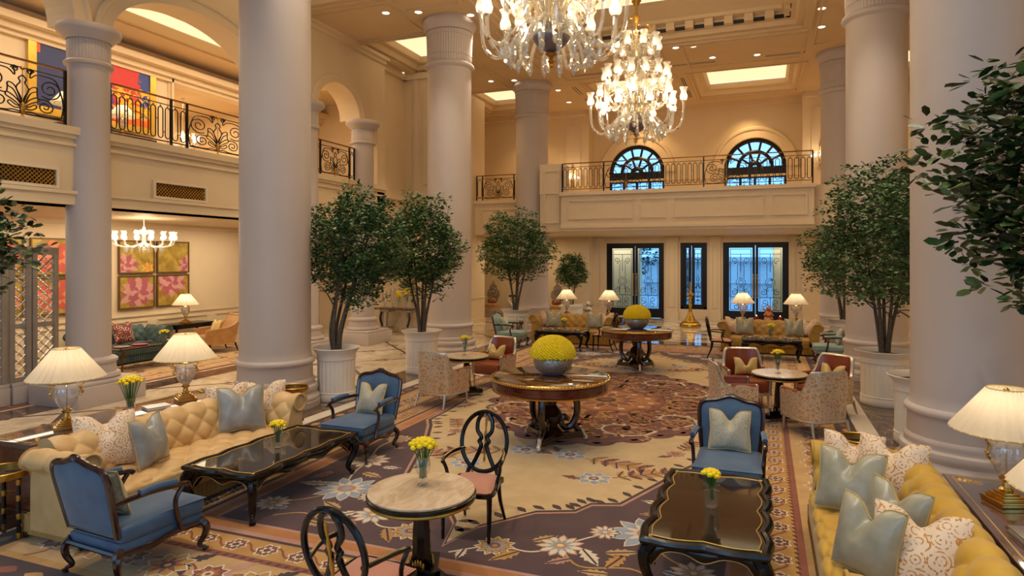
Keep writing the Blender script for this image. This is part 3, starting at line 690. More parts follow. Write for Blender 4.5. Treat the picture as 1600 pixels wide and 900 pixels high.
# ------------------------------------------------------------ vents, downlights, sconces, paintings
def vent(y0, y1, label):
    t = thing('wall_vent', label, 'vent', (-11.1, (y0 + y1) / 2, 3.85), 0, 'latticed wall vents'); L = (y1 - y0) / 2; h = .13
    f = MB()
    for q in ((-L, L, -h - .05, -h), (-L, L, h, h + .05), (-L - .05, -L, -h - .05, h + .05), (L, L + .05, -h - .05, h + .05)): f.box(0, .05, q[0], q[1], q[2], q[3])
    f.build('frame', M['trim'], t, smooth=False)
    MB().box(.002, .006, -L, L, -h, h).build('backing', M['iron'], t, smooth=False)
    g = MB(); n = int(L * 2 / .07)
    for i in range(-4, n + 1):
        for s_ in (1, -1):
            ya = -L + i * .07; yb = ya + 2 * h
            za, zb = (-h, h) if s_ > 0 else (h, -h); A = [ya, za]; B_ = [yb, zb]
            if yb > L: k = (L - ya) / (yb - ya); B_ = [L, za + (zb - za) * k]
            if ya < -L: k = (-L - ya) / (yb - ya); A = [-L, za + (zb - za) * k]
            if B_[0] - A[0] > .02: g.tube([(.02, A[0], A[1]), (.02, B_[0], B_[1])], .006, 4)
    g.build('lattice', M['oldgold'], t)
vent(9.12, 10.3, 'latticed brass vent on the beam right of the arcade column'); vent(6.3, 7.25, 'latticed brass vent on the beam at the left edge')

def dl(x, y, z, label, r=.09):
    t = thing('ceiling_spotlight', label, 'ceiling light', (x, y, z), 0, 'recessed ceiling downlights')
    MB().lathe([(r, -.008), (r + .03, -.008), (r + .03, -.001), (r, -.001)], 20, cap=False).build('rim', M['trim'], t)
    MB().lathe([(0.001, -.004), (r, -.004)], 20, cap=False).build('lens', M['spot_light'], t)
for (x, y, w_) in [(-9.0, 14.0, 'nearest the left arcade coffer'), (-8.2, 14.25, 'beside the second left column capital'), (-7.05, 14.9, 'on the soffit right of the second left column'), (-11.4, 18.7, 'in the corner over the left end wall'),
                (-9.0, 20.7, 'left of the pair before the third left capital'), (-8.2, 20.9, 'right of the pair before the third left capital'), (-7.15, 22.7, 'just right of the third left column'), (-7.3, 24.6, 'over the left sconce pilaster'),
                (-2.45, 19.35, 'left of the pair beside the smaller chandelier'), (-1.95, 19.4, 'right of the pair beside the smaller chandelier'), (-1.5, 20.7, 'beside the slot grille over the balcony'), (-.2, 20.9, 'over the balcony right of the slot grille'),
                (1.35, 17.6, 'nearer of the two at the right ceiling border'), (1.45, 19.0, 'farther of the two at the right ceiling border'), (-6.9, 18.6, 'below the large chandelier at the soffit corner')]:
    dl(x, y, CZ, 'small round lit downlight ' + w_)
for (y, w_) in [(11.1, 'above the lounge chandelier'), (12.4, 'right of the lounge chandelier'), (13.4, 'farthest along the lounge ceiling'), (7.0, 'above the lattice screen')]:
    dl(-12.3, y, 3.42, 'small round lit downlight in the lounge ceiling ' + w_, .07)
def slot(x0, x1, y0, y1, label, z=CZ):
    t = thing('slot_grille', label, 'vent', ((x0 + x1) / 2, (y0 + y1) / 2, z), 0, 'ceiling slot grilles'); a, c_ = (x1 - x0) / 2, (y1 - y0) / 2
    MB().box(-a, a, -c_, c_, -.012, -.002).build('frame', M['trim'], t, smooth=False)
    b = MB()
    if a > c_:
        for k in (-.5, .5): b.box(-a + .03, a - .03, k * c_ - .02, k * c_ + .02, -.016, -.012)
    else:
        for k in (-.5, .5): b.box(k * a - .02, k * a + .02, -c_ + .03, c_ - .03, -.016, -.012)
    b.build('slats', M['iron'], t, smooth=False)
slot(-3.0, -1.4, 21.0, 21.2, 'long dark ceiling slot right of the smaller chandelier'); slot(-6.2, -4.6, 21.0, 21.2, 'long dark ceiling slot left of the smaller chandelier')
slot(-2.72, -2.58, 22.6, 23.8, 'short slot grille between the two far coffers, nearer one'); slot(-2.72, -2.58, 24.3, 25.5, 'short slot grille between the two far coffers, farther one')
slot(-6.6, -6.4, 22.4, 23.6, 'short slot grille left of the far left coffer'); slot(.0, 1.2, 21.0, 21.2, 'dark ceiling slot near the far right capital')
slot(-6.6, -6.4, 24.2, 25.3, 'short slot grille by the far wall cornice, left coffer')

def glass_cup(mb, c, s=1.0, m=0):
    mb.lathe([(r * s, z * s) for r, z in ((.02, 0), (.05, .02), (.058, .06), (.045, .1), (.035, .13), (.042, .17), (.065, .2))], 14, c=c, cap=False, m=m)
def sconce(x, y, z, label):
    t = thing('wall_sconce', label, 'wall lamp', (x, y, z), 0, 'crystal wall sconces')
    b = MB(); b.lathe([(.002, -.45), (.05, -.4), (.03, -.3), (.07, -.2), (.04, -.05), (.03, .3), (.05, .35), (.015, .5), (.002, .6)], 14, c=(0, -.08, 0)); b.build('backplate', M['gold'], t)
    for k in range(5):
        a = -pi + pi * (k + .5) / 5; dx, dy = .3 * cos(a), .3 * sin(a) - .08
        q = MB(); q.tube(spl([(0, -.08, -.25), (dx * .6, dy * .6 - .03, -.35), (dx, dy, -.2), (dx, dy, -.12)], 6), .012, 6); arm = q.build('arm', M['glass_gold'], t)
        q = MB(); glass_cup(q, (dx, dy, -.12), 1.1); q.build('glass_shade', M['shadeglass'], arm)
        MB().ball((dx, dy, -.04), .03, 8).build('bulb', M['bulb'], arm)
    light('sconce_glow', 'POINT', (x, y - .5, z + .1), 28, WARM2, .12)
sconce(-7.6, 26.18, 5.95, 'glowing crystal sconce on the pilaster left of the arched windows'); sconce(1.95, 26.18, 6.35, 'glowing crystal sconce beside the far right column')

# large abstract painting in the gallery
def mk_abstract():
    t = NT('abstract_paint'); x, y, z = t.xyz(); n = t.noise(1.3, 5, .6, None, .6); n2 = t.noise(3.5, 4, .7, None, 1.5)
    base = t.mix(t.ramp(t.math('ADD', y, t.math('MULTIPLY', n, 1.4)), [(.50, (0, 0, 0, 1)), (.62, (1, 1, 1, 1))]), '#26305f', '#2c3f86')
    k = t.math('MULTIPLY', t.math('GREATER_THAN', t.math('ADD', y, t.math('MULTIPLY', n2, .8)), .75), t.math('LESS_THAN', t.math('ADD', y, t.math('MULTIPLY', n2, .5)), 1.35))
    c = t.mix(k, base, '#c5271c')
    k2 = t.math('MULTIPLY', t.math('GREATER_THAN', n2, .5), t.math('LESS_THAN', t.math('ABSOLUTE', t.math('ADD', z, t.math('MULTIPLY', n, .6))), .42))
    k2 = t.math('MULTIPLY', k2, t.math('GREATER_THAN', y, .35)); c = t.mix(k2, c, '#f0b41c')
    k3 = t.math('MULTIPLY', t.math('LESS_THAN', t.math('ADD', z, t.math('MULTIPLY', n2, .7)), -.25), t.math('GREATER_THAN', t.math('SUBTRACT', y, n2), .2)); c = t.mix(k3, c, '#e0641c')
    k4 = t.math('MULTIPLY', t.math('LESS_THAN', y, -1.3), t.math('LESS_THAN', t.math('ABSOLUTE', t.math('SUBTRACT', z, .55)), .18)); c = t.mix(k4, c, '#dc5a20')
    t.set(col=c, rough=.5); return t.mat
t = thing('abstract_painting', 'large abstract blue, red and yellow painting in a broad gold frame in the gallery', 'painting', (-14.98, 10.75, 6.68))
b = MB(); W2, H2 = 1.56, .98
for q in ((-W2, W2, -H2, -H2 + .17), (-W2, W2, H2 - .17, H2), (-W2, -W2 + .17, -H2 + .17, H2 - .17), (W2 - .17, W2, -H2 + .17, H2 - .17)): b.box(0, .07, *q)
b.build('frame', plain('gilded_frame', '#d9ae45', .35, .5), t, smooth=False); MB().box(0, .04, -W2 + .17, W2 - .17, -H2 + .17, H2 - .17).build('canvas', mk_abstract(), t, smooth=False)

# lotus paintings
def lotus(y, z, W2, H2, label, flowers, seed):
    rnd = random.Random(seed)
    t = thing('lotus_painting', label, 'painting', (-14.98, y, z), 0, 'gold-ground lotus paintings in the lounge')
    b = MB()
    for q in ((-W2, W2, -H2, -H2 + .03), (-W2, W2, H2 - .03, H2), (-W2, -W2 + .03, -H2 + .03, H2 - .03), (W2 - .03, W2, -H2 + .03, H2 - .03)): b.box(0, .05, *q)
    b.build('frame', plain('dark_bronze_frame', '#6b4a22', .5, .3), t, smooth=False)
    MB().box(0, .03, -W2 + .03, W2 - .03, -H2 + .03, H2 - .03).build('canvas', M['lotus_ground'], t, smooth=False)
    def clip(p): return (min(max(p[0], -W2 + .035), W2 - .035), min(max(p[1], -H2 + .035), H2 - .035))
    x = .0305
    for (fy, fz, s_, mt) in flowers:
        b = MB(); lv = 0
        for ring, (nn, ln, wd) in enumerate(((12, 1.0, .2), (9, .74, .19), (7, .5, .16))):
            for i in range(nn):
                a = 2 * pi * (i + rnd.uniform(-.2, .2) + ring * .4) / nn; l = s_ * ln * rnd.uniform(.85, 1.1); wdd = s_ * wd
                pts = [(0, 0), (l * .35, wdd), (l * .75, wdd * .75), (l, 0), (l * .75, -wdd * .75), (l * .35, -wdd)]
                pts = [clip((fy + u * cos(a) - v * sin(a), fz + (u * sin(a) + v * cos(a)) * .8)) for u, v in pts]
                lv += 1; b.add([(x + lv * .0002, p, q) for p, q in pts], [tuple(range(6))], (i + ring) % 2)
        b.build('blossom', [M[mt], M[mt + '2']], t, smooth=False)
t0 = NT('gold_ground'); t0.set(col=t0.ramp(t0.noise(4, 5, .7), [(.3, '#7c6420'), (.5, '#a98a34'), (.75, '#c9ad5a')]), rough=.45, metal=.2); M['lotus_ground'] = t0.mat
for nm, a, c_ in (('pink', '#a85660', '#c98f84'), ('coral', '#c0543c', '#d98060'), ('orange', '#c98a2c', '#dba750')):
    M[nm] = plain('lotus_' + nm, a, .7); M[nm + '2'] = plain('lotus_light_' + nm, c_, .7)
P_ = [(11.79, 2.54, 'upper left lotus painting of the four behind the chandelier', [(-.35, -.2, .42, 'pink'), (.3, -.28, .2, 'orange')]), (12.86, 2.54, 'upper right lotus painting of the four behind the chandelier', [(.45, -.2, .35, 'pink')]),
      (11.79, 1.65, 'lower left lotus painting with one big pink bloom', [(.05, .0, .58, 'pink')]), (12.86, 1.65, 'lower right lotus painting behind the small table lamp', [(-.05, .2, .5, 'pink')]),
      (9.75, 2.54, 'upper coral lotus painting seen through the lattice screen', [(0, 0, .55, 'coral')]), (9.75, 1.65, 'lower coral lotus painting seen through the lattice screen', [(0, 0, .55, 'coral')]),
      (8.62, 2.54, 'upper coral lotus painting at the left edge behind the lattice', [(0, 0, .55, 'coral')]), (8.62, 1.65, 'lower coral lotus painting at the left edge behind the lattice', [(0, 0, .55, 'coral')])]
for i, (y, z, l, fl) in enumerate(P_): lotus(y, z, .50, .42, l, fl, i)
# ornate lattice screen between arcade column and the left edge
def lattice(y0, y1, x, z1, label):
    t = thing('lattice_screen', label, 'screen', (x, y0, 0), 0, 'carved lattice screens'); L = y1 - y0; b = MB()
    b.rbox(-.12, .12, 0, L, 0, .30, .01); b.rbox(-.1, .1, 0, L, .30, .36, .01); b.build('plinth', M['column'], t)
    b = MB()
    for (a, c_) in ((0, .08), (L - .08, L)): b.rbox(-.04, .04, a, c_, .36, z1, .01)
    b.rbox(-.045, .045, 0, L, z1 - .14, z1, .01); b.rbox(-.03, .03, .08, L - .08, 1.28, 1.36, .01); b.rbox(-.03, .03, .08, L - .08, .36, .44, .01); b.build('frame', M['silverblue'], t)
    b = MB(); p = .16
    for (za, zb) in ((.44, 1.28), (1.36, z1 - .14)):
        H = zb - za; w_ = L - .16
        for s_ in (1, -1):
            k = -H
            while k < w_:
                u0, u1 = max(k, 0), min(k + H, w_)
                if u1 - u0 > .03:
                    v0, v1 = u0 - k, u1 - k
                    if s_ < 0: v0, v1 = H - v0, H - v1
                    b.tube([(0, .08 + u0, za + v0), (0, .08 + u1, za + v1)], .012, 4)
                k += p
        nu, nv = int(w_ / p * 2), int(H / p * 2)
        for i in range(nu + 1):
            for j in range(nv + 1):
                if (i + j) % 2 == 0 and i * p / 2 < w_: b.ball((0, .08 + i * p / 2, za + j * p / 2), .022, 6)
    b.build('lattice', M['silver'], t)
M['silverblue'] = plain('pewter_frame', '#a59c90', .35, .35)
lattice(6.2, 7.02, -11.96, 2.68, 'silver lattice screen panel at the left edge'); lattice(7.06, 7.4, -11.96, 2.68, 'narrow silver lattice screen panel in the middle'); lattice(7.42, 7.86, -11.96, 2.68, 'silver lattice screen panel touching the arcade column')
# ------------------------------------------------------------ carpets
def rugmat(name, a, b, sc=3):
    t = NT(name); t.set(col=t.ramp(t.noise(sc, 4, .6), [(.35, a), (.65, b)]), rough=.95, sheen=.2); t.bump(t.noise(220, 2), .25, .003); return t.mat
RM = [rugmat('carpet_' + n, a, b) for n, a, b in (
    ('brown', '#482e2c', '#533734'), ('tan', '#c0a474', '#cdb184'), ('rust', '#7c4028', '#8a4a30'), ('cream', '#cdbb9c', '#dacbb0'), ('bluegrey', '#8790a2', '#9aa2ae'), ('orange', '#a5652c', '#b67838'),
    ('darkbrown', '#3a221a', '#452a20'), ('rose', '#a87862', '#b98a74'), ('medallion', '#5e2c16', '#70381c'), ('ochre', '#aa7a34', '#bb8c46'), ('sand', '#b08a54', '#c09a64'), ('steel', '#5a6478', '#69738a'))]
BR, TA, RU, CR, BL, OR, DB, RO, ME, OC, SA, ST = range(12)
class Rug:
    def __init__(s, cx, cy): s.b = MB(); s.cx = cx; s.cy = cy; s.z = .012; s.hx = 99; s.hy = 99
    def poly(s, pts, m, z):
        zz = .012 + z * .0007
        s.b.add([(s.cx + x, s.cy + y, zz) for x, y in pts], [tuple(range(len(pts)))], m)
    def mir(s, pts, m, z):
        for a, c_ in ((1, 1), (-1, 1), (1, -1), (-1, -1)): s.poly([(a * x, c_ * y) for x, y in pts], m, z)
    def line(s, pts, w_, m, z, wf=None):
        n = len(pts); L = []; Rr = []
        for i in range(n):
            a = pts[max(i - 1, 0)]; c_ = pts[min(i + 1, n - 1)]; d = sqrt((c_[0] - a[0]) ** 2 + (c_[1] - a[1]) ** 2) or 1
            q = (w_ if wf is None else w_ * wf(i / (n - 1))) / 2; nx, ny = -(c_[1] - a[1]) / d * q, (c_[0] - a[0]) / d * q
            L.append((pts[i][0] + nx, pts[i][1] + ny)); Rr.append((pts[i][0] - nx, pts[i][1] - ny))
        zz = .012 + z * .0007
        s.b.add([(s.cx + x, s.cy + y, zz) for x, y in L + Rr], [(i, i + 1, n + i + 1, n + i) for i in range(n - 1)], m)
    def petal(s, x, y, a, l, w_, m, z, edge=None):
        if edge is not None: s.petal(x - .015 * cos(a), y - .015 * sin(a), a, l + .035, w_ + .03, edge, z)
        P = [(0, 0), (.25, .32), (.55, .5), (.8, .32), (1, 0), (.8, -.32), (.55, -.5), (.25, -.32)]
        s.poly([(x + u * l * cos(a) - v * w_ * sin(a), y + u * l * sin(a) + v * w_ * cos(a)) for u, v in P], m, z + (.6 if edge is not None else 0))
    def disc(s, x, y, r, m, z, n=14, wob=0):
        s.poly([(x + r * (1 + wob * (i % 2)) * cos(2 * pi * i / n), y + r * (1 + wob * (i % 2)) * sin(2 * pi * i / n)) for i in range(n)], m, z)
    def flower(s, x, y, r, cols, z, n=9, rot=0):
        m1, m2, m3 = cols
        for i in range(n): s.petal(x, y, rot + 2 * pi * i / n, r, r * 2.3 / n * 1.75, m1, z, RO if m1 == CR else CR)
        for i in range(n): s.petal(x, y, rot + pi / n + 2 * pi * i / n, r * .66, r * 2.0 / n, m2, z + 1.3)
        s.disc(x, y, r * .3, m3, z + 2.2, 12); s.disc(x, y, r * .15, m1, z + 2.8, 10)
    def leaf(s, x, y, a, l, m, z, vein=None):
        pts = []; n = 5
        for sg in (1, -1):
            seq = range(n + 1) if sg > 0 else range(n, -1, -1)
            for i in seq:
                u = i / n; wd = sin(pi * min(u + .08, 1)) * .26
                pts.append((u * l, sg * wd * l)); 
                if 0 < i < n: pts.append(((u + .05 * (1 if sg > 0 else 1)) * l, sg * wd * l * .62)) if sg > 0 else pts.insert(len(pts) - 1, ((u + .05) * l, sg * wd * l * .62))
        s.poly([(x + u * cos(a) - v * sin(a), y + u * sin(a) + v * cos(a)) for u, v in pts], m, z)
        if vein is not None: s.line([(x, y), (x + l * .9 * cos(a), y + l * .9 * sin(a))], .02, vein, z + .5)
rnd = random.Random(5)
G = Rug(-2.6, 11.05); HX, HY = 3.85, 7.85
G.b.box(G.cx - HX, G.cx + HX, G.cy - HY, G.cy + HY, 0, .012, DB)
def bandrect(x, y, m, z): G.poly([(-x, -y), (x, -y), (x, y), (-x, y)], m, z)
for d, m in ((.28, OC), (.36, SA), (.92, RU), (.99, OC), (1.27, DB), (1.31, RO), (1.38, OR), (1.5, RO), (1.54, BR)):
    bandrect(HX - d, HY - d, m, (d * 3))
FX, FY = HX - 1.54, HY - 1.54                 # field half size
# motifs along the borders
def border(off, step, fn):
    x, y = HX - off, HY - off
    n = int(2 * y / step)
    for i in range(n + 1):
        for sg in (-1, 1): fn(sg * x, -y + 2 * y * i / n, pi / 2, i)
    n = int(2 * x / step)
    for i in range(1, n):
        for sg in (-1, 1): fn(-x + 2 * x * i / n, sg * y, 0, i)
def mainb(x, y, a, i):
    k = i % 2; G.flower(x, y, .2 if k else .15, ((RU, OR, CR), (OC, RU, DB))[k], 3.4, 8, a)
    for s_ in (-1, 1):
        G.leaf(x + .1 * s_ * sin(a + s_), y + .1 * cos(a), a + s_ * .9, .26, DB if k else RO, 3.2)
        G.line([(x + s_ * t_ * .30 * cos(a) - .09 * sin(pi * t_) * sin(a) * (1 if k else -1), y + s_ * t_ * .30 * sin(a) + .09 * sin(pi * t_) * cos(a) * (1 if k else -1)) for t_ in np.linspace(0, 1, 6)], .022, RU, 3.1)
border(.64, .42, mainb)
border(1.13, .34, lambda x, y, a, i: (G.flower(x, y, .1, (RU, CR, DB), 4.6, 6, a), [G.line([(x + t_ * .34 * cos(a) - .06 * sin(2 * pi * t_) * sin(a), y + t_ * .34 * sin(a) + .06 * sin(2 * pi * t_) * cos(a)) for t_ in np.linspace(0, 1, 8)], .02, RU, 4.4)]))
border(.14, .3, lambda x, y, a, i: G.petal(x - .08 * cos(a), y - .08 * sin(a), a, .2, .12, (RU, OC)[i % 2], 1.2))
border(.95, .09, lambda x, y, a, i: G.petal(x - .02, y - .02, a + .8, .06, .03, DB, 4.2))
# the tan field shape with pointed ends and cusps, serrated brown rim
Q = [(0, 6.05), (.12, 5.6), (.5, 5.1), (.85, 4.95), (.95, 4.72), (1.22, 4.62), (1.45, 4.0), (1.72, 3.25), (2.02, 2.6), (2.2, 2.3), (2.22, 1.6), (2.31, .8), (2.31, 0)]
half = Q + [(x, -y) for x, y in reversed(Q[:-1])]
full = half + [(-x, y) for x, y in reversed(half[1:-1])]
ring = lambda k, dy=0: [(x * (1 + k / 2.3), y * (1 + k / 6)) for x, y in full]
G.poly(ring(.09), RO, 5.2); G.poly(ring(.05), DB, 5.6); G.poly(full, TA, 6.0)
sm = spl(Q, 5)
for i in range(3, len(sm) - 3, 2):
    (x0, y0), (x1, y1) = sm[i - 1], sm[i + 1]; a = atan2(y1 - y0, x1 - x0)
    for sx, sy in ((1, 1), (-1, 1), (1, -1), (-1, -1)):
        aa = atan2(sy * sin(a + 2.3 + pi), sx * cos(a + 2.3 + pi)); aa = atan2(-sy * (.7 + .3 * sin(i)), -sx * 1.0)
        if y0 > .6: G.petal(sx * sm[i][0], sy * sm[i][1], aa, .17, .08, DB, 6.3)
# inner brown medallion
Qm = [(0, 2.75), (.5, 2.62), (.95, 2.3), (1.25, 1.95), (1.55, 1.7), (1.62, 1.2), (1.8, .7), (1.9, 0)]
Qm = [(x, y * 1.02) for x, y in Qm]
hm = spl(Qm, 4) + [(x, -y) for x, y in reversed(spl(Qm, 4)[:-1])]; fm = hm + [(-x, y) for x, y in reversed(hm[1:-1])]
for i in range(0, len(fm), 4):
    G.disc(fm[i][0] * .93, fm[i][1] * .94, .27, DB, 6.5 + i * .001, 18); G.disc(fm[i][0] * .93, fm[i][1] * .94, .245, ME, 6.75 + i * .001, 18); G.disc(fm[i][0] * .98, fm[i][1] * .98, .07, OR, 7.0, 8, -.3)
G.poly([(x * 1.0, y * 1.0) for x, y in fm], DB, 6.6); G.poly(fm, ME, 7.0)
G.poly([(x * .97, y * .97) for x, y in fm], RU, 7.3); G.poly([(x * .95, y * .95) for x, y in fm], ME, 7.6)
def inm(x, y, k=.9):
    x, y = abs(x) / k, abs(y) / k
    for (a, c_), (d, e) in zip(Qm[:-1], Qm[1:]):
        if a <= x <= d + 1e-6: return y < c_ + (e - c_) * (x - a) / (d - a)
    return False
for i in range(420):                                     # all-over small blooms of the medallion
    x, y = rnd.uniform(0, 1.85), rnd.uniform(0, 2.8)
    if not inm(x, y, .9): continue
    r = rnd.uniform(.05, .1); c_ = rnd.choice(((OR, RU, OC), (OC, ME, CR), (RO, OC, RU)))
    for sx, sy in ((1, 1), (-1, 1), (1, -1), (-1, -1)):
        G.disc(sx * x, sy * y, r, c_[0], 7.9, 8, -.3); G.disc(sx * x, sy * y, r * .45, c_[1], 8.2, 8)
def scroll(x, y, r, a0, turns, m, z, w_=.065):
    for sx, sy in ((1, 1), (-1, 1), (1, -1), (-1, -1)):
        P = spiral(x, y, r, r * .25, a0, a0 + turns * 2 * pi, 30)
        G.line([(sx * u, sy * v) for u, v in P], w_, m, z, lambda t_: 1 - .4 * t_)
        for k in range(4, 30, 4): G.petal(sx * P[k][0], sy * P[k][1], atan2(sy * (P[k][1] - y), sx * (P[k][0] - x)), .1, .05, m, z + .1)
for (x, y, r, a0, tn) in ((.65, 1.75, .5, 0, .8), (1.25, 1.0, .45, 1, -.75), (.5, .8, .42, 2, .7), (1.3, .15, .4, 0, .8), (.95, 2.2, .3, 3, .7), (1.45, 1.3, .3, 4, .8)): scroll(x, y, r, a0, tn, CR if r > .44 else OC, 8.6, .05)
G.poly([(1.0 * cos(2 * pi * i / 48) * (1 + .08 * cos(12 * 2 * pi * i / 48)), .85 * sin(2 * pi * i / 48) * (1 + .08 * cos(12 * 2 * pi * i / 48))) for i in range(48)], RU, 8.9)
G.poly([(.9 * cos(2 * pi * i / 48) * (1 + .08 * cos(12 * 2 * pi * i / 48)), .76 * sin(2 * pi * i / 48) * (1 + .08 * cos(12 * 2 * pi * i / 48))) for i in range(48)], OR, 9.2)
G.flower(0, 0, .62, (RU, OC, DB), 9.5, 12)
for k in range(12): G.disc(.78 * cos(k * pi / 6), .66 * sin(k * pi / 6), .06, CR, 9.5, 8)
# motifs on the tan ground
def spray(x, y, a, s_=1.0):
    G.flower(x, y, .15 * s_, (BL, CR, RU) if s_ > 1.2 else (RO, OC, RU), 6.5, 7, a)
    G.leaf(x + .3 * s_ * cos(a), y + .3 * s_ * sin(a), a + .15, .42 * s_, OC, 6.35, RU)
    G.line(spl([(x, y), (x + .25 * s_ * cos(a), y + .25 * s_ * sin(a)), (x + .55 * s_ * cos(a + .25), y + .55 * s_ * sin(a + .25))], 5), .02, RU, 6.3)
    for k in range(5):
        d = .22 + k * .1; px, py = x + d * s_ * cos(a + .1), y + d * s_ * sin(a + .1)
        for sg in (1, -1): G.leaf(px, py, a + sg * 1.0, .15 * s_, (OC, RU, RO)[k % 3], 6.4, DB)
    G.leaf(x - .1 * cos(a), y - .1 * sin(a), a + 2.6, .22 * s_, RU, 6.4, DB)
for (x, y, a, s_) in ((.8, 4.0, -.5, 1.35), (1.55, 2.75, -1.2, 1.0), (.3, 3.25, .3, 1.5), (2.0, .9, 1.2, .7)):
    for sx, sy in ((1, 1), (-1, 1), (1, -1), (-1, -1)):
        spray(sx * x, sy * y, atan2(sy * sin(a), sx * cos(a)), s_)
# blooms of the brown corners
def bloom(x, y, r, a, cols=(CR, BL, RO)):
    for sx, sy in ((1, 1), (-1, 1), (1, -1), (-1, -1)):
        aa = atan2(sy * sin(a), sx * cos(a)); G.flower(sx * x, sy * y, r, cols, 4.9, 11, aa)
def stemm(pts, m=CR, w_=.022):
    for sx, sy in ((1, 1), (-1, 1), (1, -1), (-1, -1)): G.line([(sx * x, sy * y) for x, y in spl(pts, 6)], w_, m, 4.8)
def leafm(x, y, a, l, m, vein=None):
    for sx, sy in ((1, 1), (-1, 1), (1, -1), (-1, -1)): G.leaf(sx * x, sy * y, atan2(sy * sin(a), sx * cos(a)), l, m, 5.0, vein)
bloom(1.62, 5.25, .34, .3, (BL, CR, RO)); bloom(.95, 5.75, .2, 0, (CR, BL, OC)); bloom(1.95, 4.35, .26, 1, (CR, RO, BL)); bloom(.42, 5.95, .17, .5, (OC, BL, RU)); bloom(2.08, 5.85, .18, .5, (CR, RO, OC))
bloom(1.25, 5.35, .13, .5, (CR, RO, BL)); bloom(2.1, 3.4, .16, .5, (OC, BL, RO))
stemm([(.1, 6.2), (.42, 5.95), (.75, 5.95), (.95, 5.75), (1.25, 5.4), (1.62, 5.25), (1.85, 4.8), (1.95, 4.35), (2.15, 3.8), (2.1, 3.3)]); stemm([(1.62, 5.25), (1.8, 5.6), (2.08, 5.85), (2.2, 6.1)], OC); stemm([(.95, 5.75), (1.2, 6.05), (1.6, 5.95), (1.85, 6.1)], OC)
for (x, y, a, l, m) in ((.65, 5.98, 2.2, .3, OC), (.7, 5.75, -.8, .26, SA), (1.15, 5.75, .9, .32, CR), (1.1, 5.95, 2.4, .24, RO), (1.35, 5.75, -.4, .3, SA), (1.5, 5.75, 1.9, .3, OC), (1.9, 5.2, .2, .34, CR), (1.75, 4.75, 2.9, .3, SA), (2.1, 4.85, 1.2, .3, RO),
                         (1.65, 4.5, 3.3, .24, CR), (2.15, 4.1, -.8, .26, OC), (1.95, 3.8, 3.6, .2, RO), (1.85, 5.9, .2, .26, BL), (1.45, 6.1, 3.0, .25, SA), (.2, 6.1, 1.5, .2, CR)):
    leafm(x, y, a, l, m, DB)
rug = G.b.build('hall_carpet', RM, smooth=False)
tag(rug, 'huge brown and tan floral carpet with central medallion under the hall seating', 'carpet')
L_ = Rug(-13.3, 9.4)
L_.b.box(-14.9, -11.73, 3, 14.4, 0, .012, RU)
for d, m in ((.12, SA), (.5, RU), (.56, SA)): L_.poly([(-1.585 + d, -6.4 + d), (1.585 - d, -6.4 + d), (1.585 - d, 5.0 - d), (-1.585 + d, 5.0 - d)], m, d * 3)
for i in range(420):
    x, y = rnd.uniform(-1.35, 1.35), rnd.uniform(-6, 4.7); c_ = rnd.choice((RU, BR, OC, RO, DB)); L_.disc(x, y, rnd.uniform(.04, .12), c_, 2.2 + i * .0007, 8, -.35)
o = L_.b.build('lounge_carpet', RM, smooth=False)
tag(o, 'faded brown patterned carpet in the lounge behind the left arcade', 'carpet')
# ------------------------------------------------------------ upholstered seating
def tuft(u, v, p=.125, q=.125, pw=.42, vm=3):
    if v > vm * q: return abs(sin(pi * (u / p - vm) / 2)) ** .8 * .95 + .05 if v < 1e3 else 1
    A = u / p + v / q; B_ = u / p - v / q
    return (abs(sin(pi * A / 2)) * abs(sin(pi * B_ / 2))) ** pw
PROF = [(0, .40), (-.005, .47), (.01, .56), (.04, .65), (.08, .73), (.13, .79), (.20, .825), (.28, .81), (.335, .755), (.34, .69), (.30, .645), (.26, .62), (.245, .56), (.245, .4), (.245, .10)]
PR = spl(PROF, 8)
_s = [0]
for a, b_ in zip(PR[:-1], PR[1:]): _s.append(_s[-1] + sqrt((b_[0] - a[0]) ** 2 + (b_[1] - a[1]) ** 2))
def prof_at(i):
    i = min(max(i, 0), len(PR) - 1); a, c_ = PR[max(i - 1, 0)], PR[min(i + 1, len(PR) - 1)]
    tx, tz = c_[0] - a[0], c_[1] - a[1]; l = sqrt(tx * tx + tz * tz) or 1
    return PR[i], (-tz / l, tx / l)          # outward normal of the padded side
def roll(mb, place, L, u0=0, amp=.034, nu=None, hs=1.0):
    """padded chesterfield profile swept L metres; place(u, d, z) -> point"""
    n = nu or int(L / .018); K = len(PR)
    def fn(a, c_):
        u = a * L; j = int(round(c_ * (K - 1))); (d, z), (nd, nz) = prof_at(j); s_ = _s[j]
        k = 1 if s_ < .84 else max(0, 1 - (s_ - .84) / .08)
        h = amp * (tuft(u + u0, s_) - 1) * k if k > 0 else 0
        return place(u, d + nd * h, z + nz * h)
    mb.surf(fn, n, K - 1)
    for u in (0, L):
        pts = [place(u, d, z) for d, z in PR]; mb.add(pts, [tuple(range(len(pts)))])
